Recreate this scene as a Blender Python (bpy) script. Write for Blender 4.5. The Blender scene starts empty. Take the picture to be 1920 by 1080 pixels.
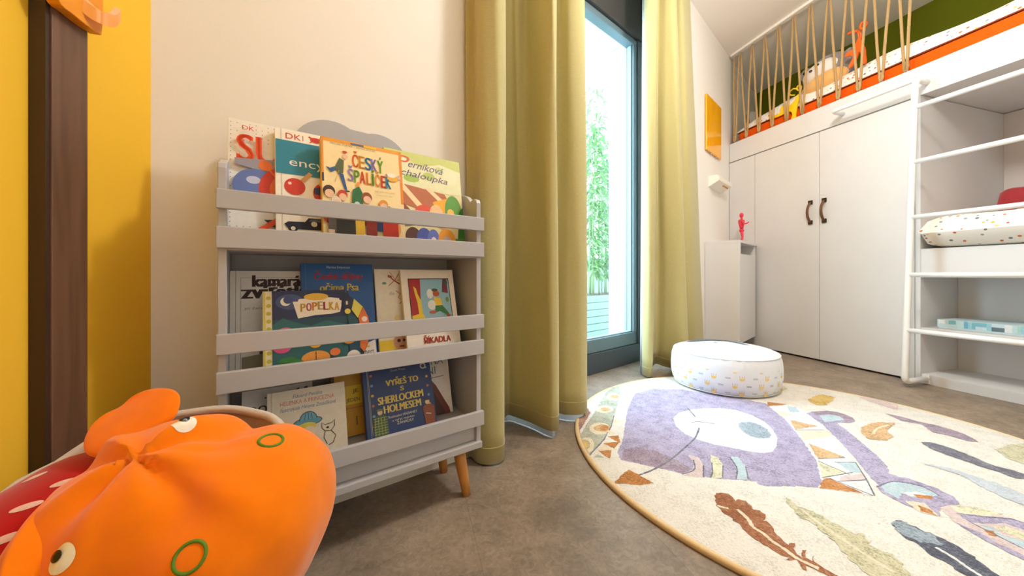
import bpy, bmesh, math, random
from mathutils import Matrix, Vector, noise
random.seed(7)
scene = bpy.context.scene
COL = scene.collection

# ---------------------------------------------------------------- camera, world, lights, exposure
cam_data = bpy.data.cameras.new('camera')
cam = bpy.data.objects.new('camera', cam_data); COL.objects.link(cam)
cam.location = (0, 0, 0.6); cam.rotation_euler = (math.pi / 2, 0, 0)
cam_data.sensor_width = 36.0; cam_data.lens = 36.0 * 670 / 1920
cam_data.shift_x = (960 - 980) / 1920; cam_data.shift_y = (515 - 540) / 1920
cam_data.clip_start = 0.01
scene.camera = cam

world = bpy.data.worlds.new('daylight'); scene.world = world; world.use_nodes = True
bg = world.node_tree.nodes['Background']
bg.inputs['Color'].default_value = (0.68, 0.84, 1.0, 1); bg.inputs['Strength'].default_value = 9.0

vs = scene.view_settings
vs.view_transform = 'Standard'; vs.look = 'None'; vs.exposure = 0.10; vs.gamma = 1.0; vs.use_curve_mapping = False
scene.cycles.use_denoising = True
scene.cycles.max_bounces = 10; scene.cycles.diffuse_bounces = 6
scene.cycles.sample_clamp_indirect = 6.0

def area(name, loc, rot, sx, sy, power, color, portal=False):
    l = bpy.data.lights.new(name, 'AREA'); l.shape = 'RECTANGLE'; l.size = sx; l.size_y = sy
    l.energy = power; l.color = color
    if portal: l.cycles.is_portal = True
    o = bpy.data.objects.new(name, l); COL.objects.link(o); o.location = loc; o.rotation_euler = rot
    return o
# ceiling lamps of the room (above the frame)
def globe(name, loc, power, color, r=.12):
    l = bpy.data.lights.new(name, 'POINT'); l.energy = power; l.color = color; l.shadow_soft_size = r
    o = bpy.data.objects.new(name, l); COL.objects.link(o); o.location = loc; return o
globe('pendant_lamp_light', (1.02, 1.08, 2.22), 64, (1.0, 0.975, 0.94))
# daylight comes through the glazed door; the portal only guides its sampling
area('daylight_portal', (0.62, 2.50, 1.25), (math.radians(-90), 0, math.radians(41.1)), 1.6, 2.5, 1, (1, 1, 1), True)
sun = bpy.data.lights.new('sun', 'SUN'); sun.energy = 0.0; sun.angle = math.radians(3); sun.color = (1, .97, .92)

# ---------------------------------------------------------------- frames (plan directions of the room)
def frame(o, u):
    """matrix: x along u, y = u turned 90 deg left, z up, origin o"""
    a = math.atan2(u[1], u[0])
    return Matrix.Translation((o[0], o[1], 0)) @ Matrix.Rotation(a, 4, 'Z')
ID = Matrix.Identity(4)
BS = frame((-.545, .634), (.7934, .6088))      # bookshelf: x along its front, y towards its back
WD = frame((1.840, 3.186), (.2907, -.9568))    # wardrobe front: x away from the corner, y into the wardrobe
FR = frame((.3907, 2.116), (.7536, .6574))     # glazed door: x along the glass, y outwards
RW = frame((1.840, 3.186), (-.7071, -.7071))   # wall beside the wardrobe: x from corner towards the door, y into the room
LW = frame((-.765, .735), (.2907, -.9568))     # yellow wall: x from the corner towards the viewer, y into the room

# ---------------------------------------------------------------- materials
def lin(c):
    c = c / 255
    return c / 12.92 if c <= .04045 else ((c + .055) / 1.055) ** 2.4
def rgb(c): return (lin(c[0]), lin(c[1]), lin(c[2]), 1)
MATS = {}
def new_mat(name):
    m = bpy.data.materials.new(name); m.use_nodes = True
    nt = m.node_tree; return m, nt, nt.nodes['Principled BSDF']
def N(nt, kind, **kw):
    n = nt.nodes.new(kind)
    for k, v in kw.items():
        if k in n.inputs: n.inputs[k].default_value = v
        else: setattr(n, k, v)
    return n
def plain(name, c, rough=.5, metal=0, spec=.5, bump=0, bscale=60, vary=0, sheen=0, stretch=None):
    """procedural surface: colour with slight noise variation and optional bump"""
    if name in MATS: return MATS[name]
    m, nt, b = new_mat(name); L = nt.links.new
    b.inputs['Roughness'].default_value = rough; b.inputs['Metallic'].default_value = metal
    b.inputs['Specular IOR Level'].default_value = spec
    if sheen: b.inputs['Sheen Weight'].default_value = sheen
    tc = N(nt, 'ShaderNodeTexCoord'); mp = N(nt, 'ShaderNodeMapping')
    if stretch: mp.inputs['Scale'].default_value = stretch
    L(tc.outputs['Object'], mp.inputs['Vector'])
    nz = N(nt, 'ShaderNodeTexNoise', Scale=bscale, Detail=4.0); L(mp.outputs['Vector'], nz.inputs['Vector'])
    if vary:
        mx = N(nt, 'ShaderNodeMix', data_type='RGBA')
        k = 1 - vary
        mx.inputs['A'].default_value = rgb(c); d = rgb(c); mx.inputs['B'].default_value = (d[0]*k, d[1]*k, d[2]*k, 1)
        cr = N(nt, 'ShaderNodeMapRange'); cr.inputs['From Min'].default_value = .35; cr.inputs['From Max'].default_value = .65
        L(nz.outputs['Fac'], cr.inputs['Value']); L(cr.outputs['Result'], mx.inputs['Factor']); L(mx.outputs['Result'], b.inputs['Base Color'])
    else:
        b.inputs['Base Color'].default_value = rgb(c)
    if bump:
        bp = N(nt, 'ShaderNodeBump', Strength=bump, Distance=.004); L(nz.outputs['Fac'], bp.inputs['Height']); L(bp.outputs['Normal'], b.inputs['Normal'])
    MATS[name] = m; return m
def ink(c, rough=.45):
    return plain('ink_%02x%02x%02x' % tuple(int(v) for v in c), c, rough, vary=.06, bscale=90)

def wood(name, c1, c2, scale=9, rough=.45, stretch=(1, 1, .08)):
    if name in MATS: return MATS[name]
    m, nt, b = new_mat(name); L = nt.links.new
    tc = N(nt, 'ShaderNodeTexCoord'); mp = N(nt, 'ShaderNodeMapping'); mp.inputs['Scale'].default_value = stretch
    L(tc.outputs['Object'], mp.inputs['Vector'])
    nz = N(nt, 'ShaderNodeTexNoise', Scale=scale * 5, Detail=6.0, Distortion=.8); L(mp.outputs['Vector'], nz.inputs['Vector'])
    r = N(nt, 'ShaderNodeValToRGB'); r.color_ramp.elements[0].color = rgb(c1); r.color_ramp.elements[1].color = rgb(c2)
    r.color_ramp.elements[0].position = .35; r.color_ramp.elements[1].position = .66
    L(nz.outputs['Fac'], r.inputs['Fac']); L(r.outputs['Color'], b.inputs['Base Color'])
    b.inputs['Roughness'].default_value = rough
    bp = N(nt, 'ShaderNodeBump', Strength=.12, Distance=.002); L(nz.outputs['Fac'], bp.inputs['Height']); L(bp.outputs['Normal'], b.inputs['Normal'])
    MATS[name] = m; return m

def fabric(name, c, weave=420, bump=.35, vary=.16, trans=0.0, rough=.9, horiz=6):
    """woven cloth: fine threads plus slubs that run along local x/y"""
    if name in MATS: return MATS[name]
    m, nt, b = new_mat(name); L = nt.links.new
    tc = N(nt, 'ShaderNodeTexCoord'); mp = N(nt, 'ShaderNodeMapping'); mp.inputs['Scale'].default_value = (1, 1, horiz)
    L(tc.outputs['Object'], mp.inputs['Vector'])
    nz = N(nt, 'ShaderNodeTexNoise', Scale=weave * .18, Detail=6.0, Roughness=.75); L(mp.outputs['Vector'], nz.inputs['Vector'])
    mx = N(nt, 'ShaderNodeMix', data_type='RGBA'); d = rgb(c); k = 1 - vary
    mx.inputs['A'].default_value = d; mx.inputs['B'].default_value = (d[0]*k, d[1]*k, d[2]*k, 1)
    cr = N(nt, 'ShaderNodeMapRange'); cr.inputs['From Min'].default_value = .3; cr.inputs['From Max'].default_value = .7
    L(nz.outputs['Fac'], cr.inputs['Value']); L(cr.outputs['Result'], mx.inputs['Factor']); L(mx.outputs['Result'], b.inputs['Base Color'])
    b.inputs['Roughness'].default_value = rough; b.inputs['Specular IOR Level'].default_value = .15
    b.inputs['Sheen Weight'].default_value = .25
    bp = N(nt, 'ShaderNodeBump', Strength=bump, Distance=.002); L(nz.outputs['Fac'], bp.inputs['Height']); L(bp.outputs['Normal'], b.inputs['Normal'])
    if trans:
        tr = N(nt, 'ShaderNodeBsdfTranslucent'); L(mx.outputs['Result'], tr.inputs['Color'])
        ms = N(nt, 'ShaderNodeMixShader', Fac=trans); L(b.outputs['BSDF'], ms.inputs[1]); L(tr.outputs['BSDF'], ms.inputs[2])
        L(ms.outputs['Shader'], nt.nodes['Material Output'].inputs['Surface'])
    MATS[name] = m; return m

def confetti(name, base, scale=34):
    """white cotton printed with little coloured flakes"""
    if name in MATS: return MATS[name]
    m, nt, b = new_mat(name); L = nt.links.new
    tc = N(nt, 'ShaderNodeTexCoord'); mp = N(nt, 'ShaderNodeMapping'); mp.inputs['Scale'].default_value = (.75, 1, 1.35); mp.inputs['Rotation'].default_value = (.4, .5, .3)
    L(tc.outputs['Object'], mp.inputs['Vector'])
    vo = N(nt, 'ShaderNodeTexVoronoi', Scale=float(scale), Randomness=1.0); L(mp.outputs['Vector'], vo.inputs['Vector'])
    sp = N(nt, 'ShaderNodeSeparateColor'); L(vo.outputs['Color'], sp.inputs['Color'])
    ra = N(nt, 'ShaderNodeValToRGB'); ra.color_ramp.interpolation = 'CONSTANT'
    cols = [(214, 120, 70), (236, 190, 80), (150, 160, 165), (205, 90, 60), (240, 205, 120), (120, 130, 135), (225, 150, 100)]
    el = ra.color_ramp.elements
    while len(el) < len(cols): el.new(.5)
    for i, cc in enumerate(cols): el[i].position = i / len(cols); el[i].color = rgb(cc)
    L(sp.outputs['Red'], ra.inputs['Fac'])
    lt = N(nt, 'ShaderNodeMath', operation='LESS_THAN'); lt.inputs[1].default_value = .27; L(vo.outputs['Distance'], lt.inputs[0])
    gt = N(nt, 'ShaderNodeMath', operation='GREATER_THAN'); gt.inputs[1].default_value = .30; L(sp.outputs['Green'], gt.inputs[0])
    mu = N(nt, 'ShaderNodeMath', operation='MULTIPLY'); L(lt.outputs[0], mu.inputs[0]); L(gt.outputs[0], mu.inputs[1])
    mx = N(nt, 'ShaderNodeMix', data_type='RGBA'); mx.inputs['A'].default_value = rgb(base)
    L(mu.outputs[0], mx.inputs['Factor']); L(ra.outputs['Color'], mx.inputs['B']); L(mx.outputs['Result'], b.inputs['Base Color'])
    b.inputs['Roughness'].default_value = .9; b.inputs['Specular IOR Level'].default_value = .1
    MATS[name] = m; return m

M_WALL = plain('wall_paint', (240, 235, 228), .85, spec=.2, bump=.04, bscale=180)
M_YELLOW = plain('yellow_paint', (242, 190, 52), .7, spec=.2, bump=.04, bscale=180)
M_GREEN = plain('green_paint', (98, 104, 8), .8, spec=.2, bump=.04, bscale=180)
M_CEIL = plain('ceiling_paint', (246, 240, 232), .9, spec=.1)
M_WHITE = plain('white_lacquer', (222, 220, 219), .42, vary=.02, bscale=8)
M_WHITEM = plain('white_metal', (244, 243, 240), .3)
M_SHELF = plain('grey_lacquer', (180, 179, 183), .42, vary=.02, bscale=10)
M_LEG = wood('beech', (212, 150, 78), (190, 122, 52))
M_WALNUT = wood('walnut', (112, 78, 58), (84, 56, 42), 7)
M_FRAME = plain('anthracite_metal', (66, 74, 78), .4)
M_SASH = plain('grey_sash_metal', (98, 116, 122), .35)
M_CURT = fabric('olive_linen', (192, 180, 124), trans=.03)
M_LINING = fabric('white_lining', (250, 250, 250), trans=.7)
M_ORANGE = plain('orange_cloth', (236, 92, 14), .85, spec=.1, vary=.06, bscale=30)
M_ROPE = fabric('jute_rope', (206, 168, 112), 900, .8, .35)
M_METAL = plain('zinc_hook', (196, 192, 184), .3, .9)
M_LEATHER = plain('brown_leather', (112, 72, 44), .55, bump=.3, bscale=200, vary=.2)
M_DARKM = plain('dark_bronze', (58, 46, 30), .4, .6)
M_PAPER = plain('book_pages', (236, 226, 204), .8, vary=.12, bscale=300, stretch=(.05, 1, 1))
M_CONF = confetti('confetti_cotton', (244, 240, 234), 40)

# ---------------------------------------------------------------- mesh helpers
class MB:
    """collects faces in one frame; build() turns them into ONE mesh object"""
    def __init__(s, F=ID): s.F = F; s.v = []; s.f = []; s.mi = []; s.mats = []; s.sm = []
    def mat(s, m):
        if m not in s.mats: s.mats.append(m)
        return s.mats.index(m)
    def add(s, vs, fs, m, smooth=False):
        o = len(s.v); k = s.mat(m); s.v += [tuple(p) for p in vs]
        for f in fs: s.f.append(tuple(o + i for i in f)); s.mi.append(k); s.sm.append(smooth)
        return s
    def box(s, x0, x1, y0, y1, z0, z1, m):
        vs = [(x0,y0,z0),(x1,y0,z0),(x1,y1,z0),(x0,y1,z0),(x0,y0,z1),(x1,y0,z1),(x1,y1,z1),(x0,y1,z1)]
        return s.add(vs, [(0,3,2,1),(4,5,6,7),(0,1,5,4),(1,2,6,5),(2,3,7,6),(3,0,4,7)], m)
    def prism(s, pts, z0, z1, m):
        n = len(pts)
        if sum(pts[i][0]*pts[(i+1)%n][1] - pts[(i+1)%n][0]*pts[i][1] for i in range(n)) < 0: pts = pts[::-1]
        vs = [(p[0], p[1], z0) for p in pts] + [(p[0], p[1], z1) for p in pts]
        fs = [tuple(range(n - 1, -1, -1)), tuple(range(n, 2*n))] + [(i, (i+1) % n, n + (i+1) % n, n + i) for i in range(n)]
        return s.add(vs, fs, m)
    def slab(s, pts, y0, y1, m):
        """outline in x,z given thickness along y"""
        n = len(pts)
        if sum(pts[i][0]*pts[(i+1)%n][1] - pts[(i+1)%n][0]*pts[i][1] for i in range(n)) < 0: pts = pts[::-1]
        vs = [(p[0], y0, p[1]) for p in pts] + [(p[0], y1, p[1]) for p in pts]
        fs = [tuple(range(n)), tuple(range(2*n - 1, n - 1, -1))] + [((i+1) % n, i, n + i, n + (i+1) % n) for i in range(n)]
        return s.add(vs, fs, m)
    def tube(s, path, r, m, n=10, cap=True):
        path = [Vector(p) for p in path]; k = len(path); rr = r if isinstance(r, (list, tuple)) else [r] * k
        vs = []; t0 = (path[1] - path[0]).normalized()
        ref = Vector((0, 0, 1)) if abs(t0.z) < .9 else Vector((1, 0, 0))
        a = t0.cross(ref).normalized()
        for i, p in enumerate(path):
            t = (path[min(i+1, k-1)] - path[max(i-1, 0)]).normalized()
            a = (a - t * a.dot(t)).normalized(); b = t.cross(a)
            for j in range(n):
                w = 2 * math.pi * j / n; vs.append(p + (a * math.cos(w) + b * math.sin(w)) * rr[i])
        fs = [(i*n + j, i*n + (j+1) % n, (i+1)*n + (j+1) % n, (i+1)*n + j) for i in range(k-1) for j in range(n)]
        if cap: fs += [tuple(range(n - 1, -1, -1)), tuple(range((k-1)*n, k*n))]
        return s.add(vs, fs, m, True)
    def lathe(s, prof, m, n=32, c=(0, 0, 0), cap=True):
        vs = [(c[0] + r*math.cos(2*math.pi*j/n), c[1] + r*math.sin(2*math.pi*j/n), c[2] + z) for r, z in prof for j in range(n)]
        k = len(prof)
        fs = [(i*n + j, i*n + (j+1) % n, (i+1)*n + (j+1) % n, (i+1)*n + j) for i in range(k-1) for j in range(n)]
        if cap: fs += [tuple(range(n - 1, -1, -1)), tuple(range((k-1)*n, k*n))]
        return s.add(vs, fs, m, True)
    def ball(s, c, r, m, rot=None, nu=20, nv=12):
        rx, ry, rz = r if isinstance(r, (list, tuple)) else (r, r, r)
        R = rot or Matrix.Identity(3); c = Vector(c); vs = []
        for i in range(1, nv):
            a = math.pi * i / nv
            for j in range(nu):
                b = 2*math.pi*j/nu; vs.append(c + R @ Vector((rx*math.sin(a)*math.cos(b), ry*math.sin(a)*math.sin(b), rz*math.cos(a))))
        fs = [(i*nu + j, (i+1)*nu + j, (i+1)*nu + (j+1) % nu, i*nu + (j+1) % nu) for i in range(nv-2) for j in range(nu)]
        t = len(vs); vs += [c + R @ Vector((0, 0, rz)), c + R @ Vector((0, 0, -rz))]
        fs += [(t, j, (j+1) % nu) for j in range(nu)] + [(t+1, (nv-2)*nu + (j+1) % nu, (nv-2)*nu + j) for j in range(nu)]
        return s.add(vs, fs, m, True)
    def build(s, name, parent=None, bevel=0, subsurf=0, solid=0):
        me = bpy.data.meshes.new(name); o = bpy.data.objects.new(name, me); COL.objects.link(o)
        W = [s.F @ Vector(p) for p in s.v]
        if parent is None:
            lo = [min(p[i] for p in W) for i in range(3)]; hi = [max(p[i] for p in W) for i in range(3)]
            B = Matrix.Translation(((lo[0]+hi[0])/2, (lo[1]+hi[1])/2, lo[2])); ROOT[o.name] = B; o.matrix_world = B
        else:
            B = ROOT[parent.name]; ROOT[o.name] = B; o.parent = parent
        inv = B.inverted()
        me.from_pydata([tuple(inv @ p) for p in W], [], s.f)
        for m in s.mats: me.materials.append(m)
        me.polygons.foreach_set('material_index', s.mi); me.polygons.foreach_set('use_smooth', s.sm)
        me.update()
        if bevel:
            b = o.modifiers.new('edge', 'BEVEL'); b.width = bevel; b.segments = 2; b.limit_method = 'ANGLE'
        if solid:
            d = o.modifiers.new('thickness', 'SOLIDIFY'); d.thickness = solid; d.offset = 0
        if subsurf:
            d = o.modifiers.new('smooth', 'SUBSURF'); d.levels = subsurf; d.render_levels = subsurf
        return o
ROOT = {}
def tag(o, label=None, cat=None, group=None, kind=None):
    if label: o['label'] = label
    if cat: o['category'] = cat
    if group: o['group'] = group
    if kind: o['kind'] = kind
    return o
def thing(name, label, cat, M, group=None):
    """Empty at the base of a thing; M = its world matrix"""
    o = bpy.data.objects.new(name, None); COL.objects.link(o); o.empty_display_size = .05
    o.matrix_world = M; ROOT[o.name] = M.copy()
    return tag(o, label, cat, group)
def at(F, x, y, z): return F @ Matrix.Translation((x, y, z))
def struct(o): o['kind'] = 'structure'; return o
def catmull(P, n=8):
    out = []
    for i in range(len(P) - 1):
        p0 = Vector(P[max(i-1, 0)]); p1 = Vector(P[i]); p2 = Vector(P[i+1]); p3 = Vector(P[min(i+2, len(P)-1)])
        for k in range(n):
            t = k / n
            out.append(.5 * ((2*p1) + (p2-p0)*t + (2*p0-5*p1+4*p2-p3)*t*t + (3*p1-p0-3*p2+p3)*t**3))
    out.append(Vector(P[-1])); return out
TXT = {}
def text_shape(s):
    """letters of the built-in font as 2-D triangles, bounding box moved to 0..w, 0..h"""
    if s in TXT: return TXT[s]
    cu = bpy.data.curves.new('t', 'FONT'); cu.body = s; cu.size = 1; cu.resolution_u = 3
    o = bpy.data.objects.new('t', cu); COL.objects.link(o)
    dg = bpy.context.evaluated_depsgraph_get(); me = bpy.data.meshes.new_from_object(o.evaluated_get(dg))
    v = [(p.co.x, p.co.y) for p in me.vertices]; f = [tuple(p.vertices) for p in me.polygons]
    bpy.data.objects.remove(o); bpy.data.curves.remove(cu); bpy.data.meshes.remove(me)
    x0 = min(p[0] for p in v); y0 = min(p[1] for p in v); x1 = max(p[0] for p in v); y1 = max(p[1] for p in v)
    TXT[s] = ([(a - x0, b - y0) for a, b in v], f, x1 - x0, y1 - y0); return TXT[s]

# ================================================================ THE SETTING
CEIL = 2.545
# floor: grey-brown concrete look vinyl in large tiles
m, nt, b = new_mat('concrete_vinyl'); L = nt.links.new
tc = N(nt, 'ShaderNodeTexCoord'); mp = N(nt, 'ShaderNodeMapping'); mp.inputs['Rotation'].default_value = (0, 0, math.radians(73)); mp.inputs['Location'].default_value = (.1, .18, 0)
L(tc.outputs['Object'], mp.inputs['Vector'])
br = N(nt, 'ShaderNodeTexBrick', Scale=1.0); br.offset = .5
br.inputs['Brick Width'].default_value = 1.2; br.inputs['Row Height'].default_value = .4; br.inputs['Mortar Size'].default_value = .0008
br.inputs['Color1'].default_value = rgb((146, 128, 110)); br.inputs['Color2'].default_value = rgb((130, 116, 102)); br.inputs['Mortar'].default_value = rgb((116, 104, 94))
L(mp.outputs['Vector'], br.inputs['Vector'])
n1 = N(nt, 'ShaderNodeTexNoise', Scale=7.0, Detail=9.0, Roughness=.68); L(tc.outputs['Object'], n1.inputs['Vector'])
n2 = N(nt, 'ShaderNodeTexNoise', Scale=55.0, Detail=6.0, Roughness=.7, Distortion=1.2); L(tc.outputs['Object'], n2.inputs['Vector'])
mr = N(nt, 'ShaderNodeMapRange'); mr.inputs['From Min'].default_value = .3; mr.inputs['From Max'].default_value = .7; mr.inputs['To Min'].default_value = .68; mr.inputs['To Max'].default_value = 1.3
L(n1.outputs['Fac'], mr.inputs['Value'])
mr2 = N(nt, 'ShaderNodeMapRange'); mr2.inputs['From Min'].default_value = .3; mr2.inputs['From Max'].default_value = .72; mr2.inputs['To Min'].default_value = .72; mr2.inputs['To Max'].default_value = 1.3
L(n2.outputs['Fac'], mr2.inputs['Value'])
mu = N(nt, 'ShaderNodeMath', operation='MULTIPLY'); L(mr.outputs['Result'], mu.inputs[0]); L(mr2.outputs['Result'], mu.inputs[1])
vm = N(nt, 'ShaderNodeVectorMath', operation='SCALE'); L(br.outputs['Color'], vm.inputs[0]); L(mu.outputs[0], vm.inputs['Scale']); L(vm.outputs['Vector'], b.inputs['Base Color'])
b.inputs['Roughness'].default_value = .48; b.inputs['Specular IOR Level'].default_value = .4
bp = N(nt, 'ShaderNodeBump', Strength=.12, Distance=.002); L(n2.outputs['Fac'], bp.inputs['Height']); L(bp.outputs['Normal'], b.inputs['Normal'])
M_FLOOR = m

mb = MB(); mb.prism([(-1.3, .3), (-.1, -2.2), (4.6, -.7), (2.9, 4.5), (1.9, 4.2), (-.5, 1.7)], -.08, 0, M_FLOOR); struct(mb.build('floor'))
mb = MB(); mb.prism([(-1.2, .4), (-.1, -2.1), (4.5, -.7), (2.9, 4.5), (1.9, 4.2), (-.5, 1.7)], CEIL, CEIL + .1, M_CEIL); struct(mb.build('ceiling'))
# window-side wall: part behind the bookshelf and part beside the wardrobe
mb = MB(); mb.prism([(-.765, .735), (-.10, 1.246), (-.30, 1.535), (-.95, 1.05)], 0, CEIL, M_WALL); struct(mb.build('wall_back'))
mb = MB(); mb.prism([(.95, 2.296), (2.66, 4.006), (2.45, 4.2), (.93, 2.60)], 0, CEIL, M_WALL); struct(mb.build('wall_corner'))
mb = MB(LW); mb.box(0, 3.0, -.1, 0, 0, CEIL, M_YELLOW); struct(mb.build('wall_left'))
mb = MB(WD); mb.box(-.62, 3.75, .835, .93, 0, CEIL, M_GREEN); struct(mb.build('wall_loft'))
mb = MB(WD); mb.box(3.6, 3.7, -3.2, .9, 0, CEIL, M_WALL); struct(mb.build('wall_rear'))
mb = MB(WD); mb.box(2.45, 2.53, 0.0, .83, 0, CEIL, M_WALL); struct(mb.build('wall_side'))
# low white skirting below the bookshelf wall
mb = MB(); mb.prism([(-.763, .7365), (-.105, 1.2425), (-.0996, 1.2355), (-.7576, .7296)], 0, .055, plain('skirting_white', (228, 222, 214), .5)); struct(mb.build('baseboard_back'))
# ceiling edge strip that carries the ropes
mb = MB(WD); mb.box(0.02, 2.4, -.005, .03, CEIL - .018, CEIL, M_CEIL); struct(mb.build('trim_1'))

# glazed balcony door
wroot = bpy.data.objects.new('window_1', None); COL.objects.link(wroot); wroot.matrix_world = FR; ROOT['window_1'] = FR.copy(); struct(wroot)
mb = MB(FR); mb.box(-.9, .70, 0, .09, 0, .123, M_FRAME); mb.box(.545, .70, 0, .09, .123, 2.225, M_FRAME); mb.box(-.9, -.8, 0, .09, .123, 2.225, M_FRAME); mb.box(-.9, .70, -.01, .09, 2.225, CEIL, plain('dark_lintel', (58, 54, 50), .5))
struct(mb.build('window_frame', wroot, .003))
mb = MB(FR); mb.box(-.8, .545, .012, .075, .125, .205, M_SASH); mb.box(-.8, .545, .012, .075, 2.185, 2.223, M_SASH); mb.box(.508, .545, .012, .075, .205, 2.185, M_SASH); mb.box(-.8, -.72, .012, .075, .205, 2.185, M_SASH)
mb.box(.500, .508, .03, .06, .205, 2.185, plain('glazing_gasket', (150, 176, 184), .4)); mb.box(-.72, .508, .03, .06, .205, .213, MATS['glazing_gasket'])
struct(mb.build('window_sash', wroot, .003))
g, nt, b = new_mat('window_glass'); L = nt.links.new
tr = N(nt, 'ShaderNodeBsdfTransparent'); tr.inputs['Color'].default_value = (.93, .985, .985, 1); gl = N(nt, 'ShaderNodeBsdfGlossy', Roughness=.02)
ms = N(nt, 'ShaderNodeMixShader', Fac=.05); L(tr.outputs['BSDF'], ms.inputs[1]); L(gl.outputs['BSDF'], ms.inputs[2]); L(ms.outputs['Shader'], nt.nodes['Material Output'].inputs['Surface'])
M_GLASS = g
mb = MB(FR); mb.box(-.72, .503, .04, .046, .208, 2.19, M_GLASS); struct(mb.build('window_pane', wroot))

# outside: balcony
M_OUT = plain('balcony_white', (226, 230, 230), .8, vary=.03, bscale=6)
mb = MB(FR); mb.box(-2.6, 5.2, .095, 3.6, -.16, -.08, plain('balcony_paving', (206, 210, 206), .8, vary=.08, bscale=5)); struct(mb.build('trim_2'))
mb = MB(FR); mb.box(.835, .985, .30, .45, -.08, 2.46, plain('post_paint', (196, 214, 224), .5)); mb.box(.80, 1.01, .27, .48, 2.46, 2.50, MATS['post_paint'])
tag(mb.build('balcony_post', bevel=.004), 'pale blue-grey square post standing just outside the balcony door', 'post')
t = thing('planter_box', 'long pale planter box outside the glass with bamboo growing in it', 'planter', at(FR, 1.8, 1.2, -.08))
mb = MB(FR)
for k in range(6): mb.box(1.0, 2.6, .98 + .001*k, 1.0, -.06 + k*.074, .008 + k*.074, plain('planter_slats', (150, 176, 160), .7, vary=.05))
mb.build('front_boards', t, .003)
mb = MB(FR); mb.box(1.0, 2.6, 1.0, 1.40, -.08, .365, MATS['planter_slats']); mb.build('box', t, .004)
mb = MB(FR); mb.box(1.02, 2.58, 1.02, 1.38, .365, .378, plain('potting_soil', (96, 78, 60), .9, vary=.3)); mb.build('soil', t)
mb = MB(FR); mb.box(2.70, 3.35, 1.9, 2.3, -.08, .80, plain('grey_bin', (120, 126, 130), .6)); mb.box(2.68, 3.37, 1.88, 2.32, .80, .84, plain('grey_bin_lid', (104, 110, 114), .6))
tag(mb.build('storage_bin', bevel=.006), 'grey storage box standing behind the bamboo planter', 'box')
mb = MB(FR); mb.box(-2.4, 5.2, 3.3, 3.42, -.08, .75, M_OUT); struct(mb.build('trim_3'))
M_LEAF = plain('bamboo_leaf', (150, 198, 130), .6, vary=.3, bscale=14); M_STALK = plain('bamboo_stalk', (150, 180, 110), .5)
rng = random.Random(3)
def bamboo(cx, cy, H, ns, label):
    t = thing('bamboo_plant', label, 'plant', at(FR, cx, cy, .378), 'bamboo in the balcony planter')
    st = MB(FR); lf = MB(FR)
    for _ in range(ns):
        x = cx + rng.uniform(-.11, .11); y = cy + rng.uniform(-.09, .09); h = H * rng.uniform(.72, 1.0); dx = rng.uniform(-.10, .10); dy = rng.uniform(-.08, .08)
        P = [(x + dx*(k/8)**2, y + dy*(k/8)**2, .378 + h*k/8) for k in range(9)]
        st.tube(P, [.007 - .0006*k for k in range(9)], M_STALK, 6)
        for k in range(int(h * 52)):
            u = rng.uniform(.12, 1); b0 = Vector((x + dx*u*u, y + dy*u*u, .378 + h*u)); a = rng.uniform(0, 6.28); ln = rng.uniform(.08, .17); w = ln * .12
            d = Vector((math.cos(a), math.sin(a), rng.uniform(-.7, .35))).normalized(); sd = d.cross(Vector((0, 0, 1))).normalized()
            b0 = b0 + d * rng.uniform(0, .07); mid = b0 + d*ln*.45 + Vector((0, 0, .008)); tip = b0 + d*ln - Vector((0, 0, ln*.22))
            lf.add([b0, mid + sd*w, tip, mid - sd*w, mid + Vector((0, 0, .004))], [(0, 1, 4), (1, 2, 4), (2, 3, 4), (3, 0, 4)], M_LEAF, True)
    st.build('stem', t); lf.build('foliage', t)
bamboo(1.52, 1.18, 2.35, 10, 'taller bamboo with loose leafy stalks seen through the glass beside the curtain')
bamboo(1.84, 1.20, 2.05, 11, 'bushier bamboo seen through the middle of the glass')
bamboo(2.16, 1.22, 1.75, 10, 'shorter bamboo growing in the planter next to the pale post')
mb = MB(FR); mb.tube([(.5, 2.6, 2.75), (1.6, 2.62, 2.98), (2.6, 2.62, 3.25), (3.6, 2.6, 3.55), (4.6, 2.6, 3.9)], .007, plain('cable_grey', (96, 104, 108), .6), 6)
tag(mb.build('overhead_cable'), 'thin grey cable crossing the sky outside the balcony door', 'cable')

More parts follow.
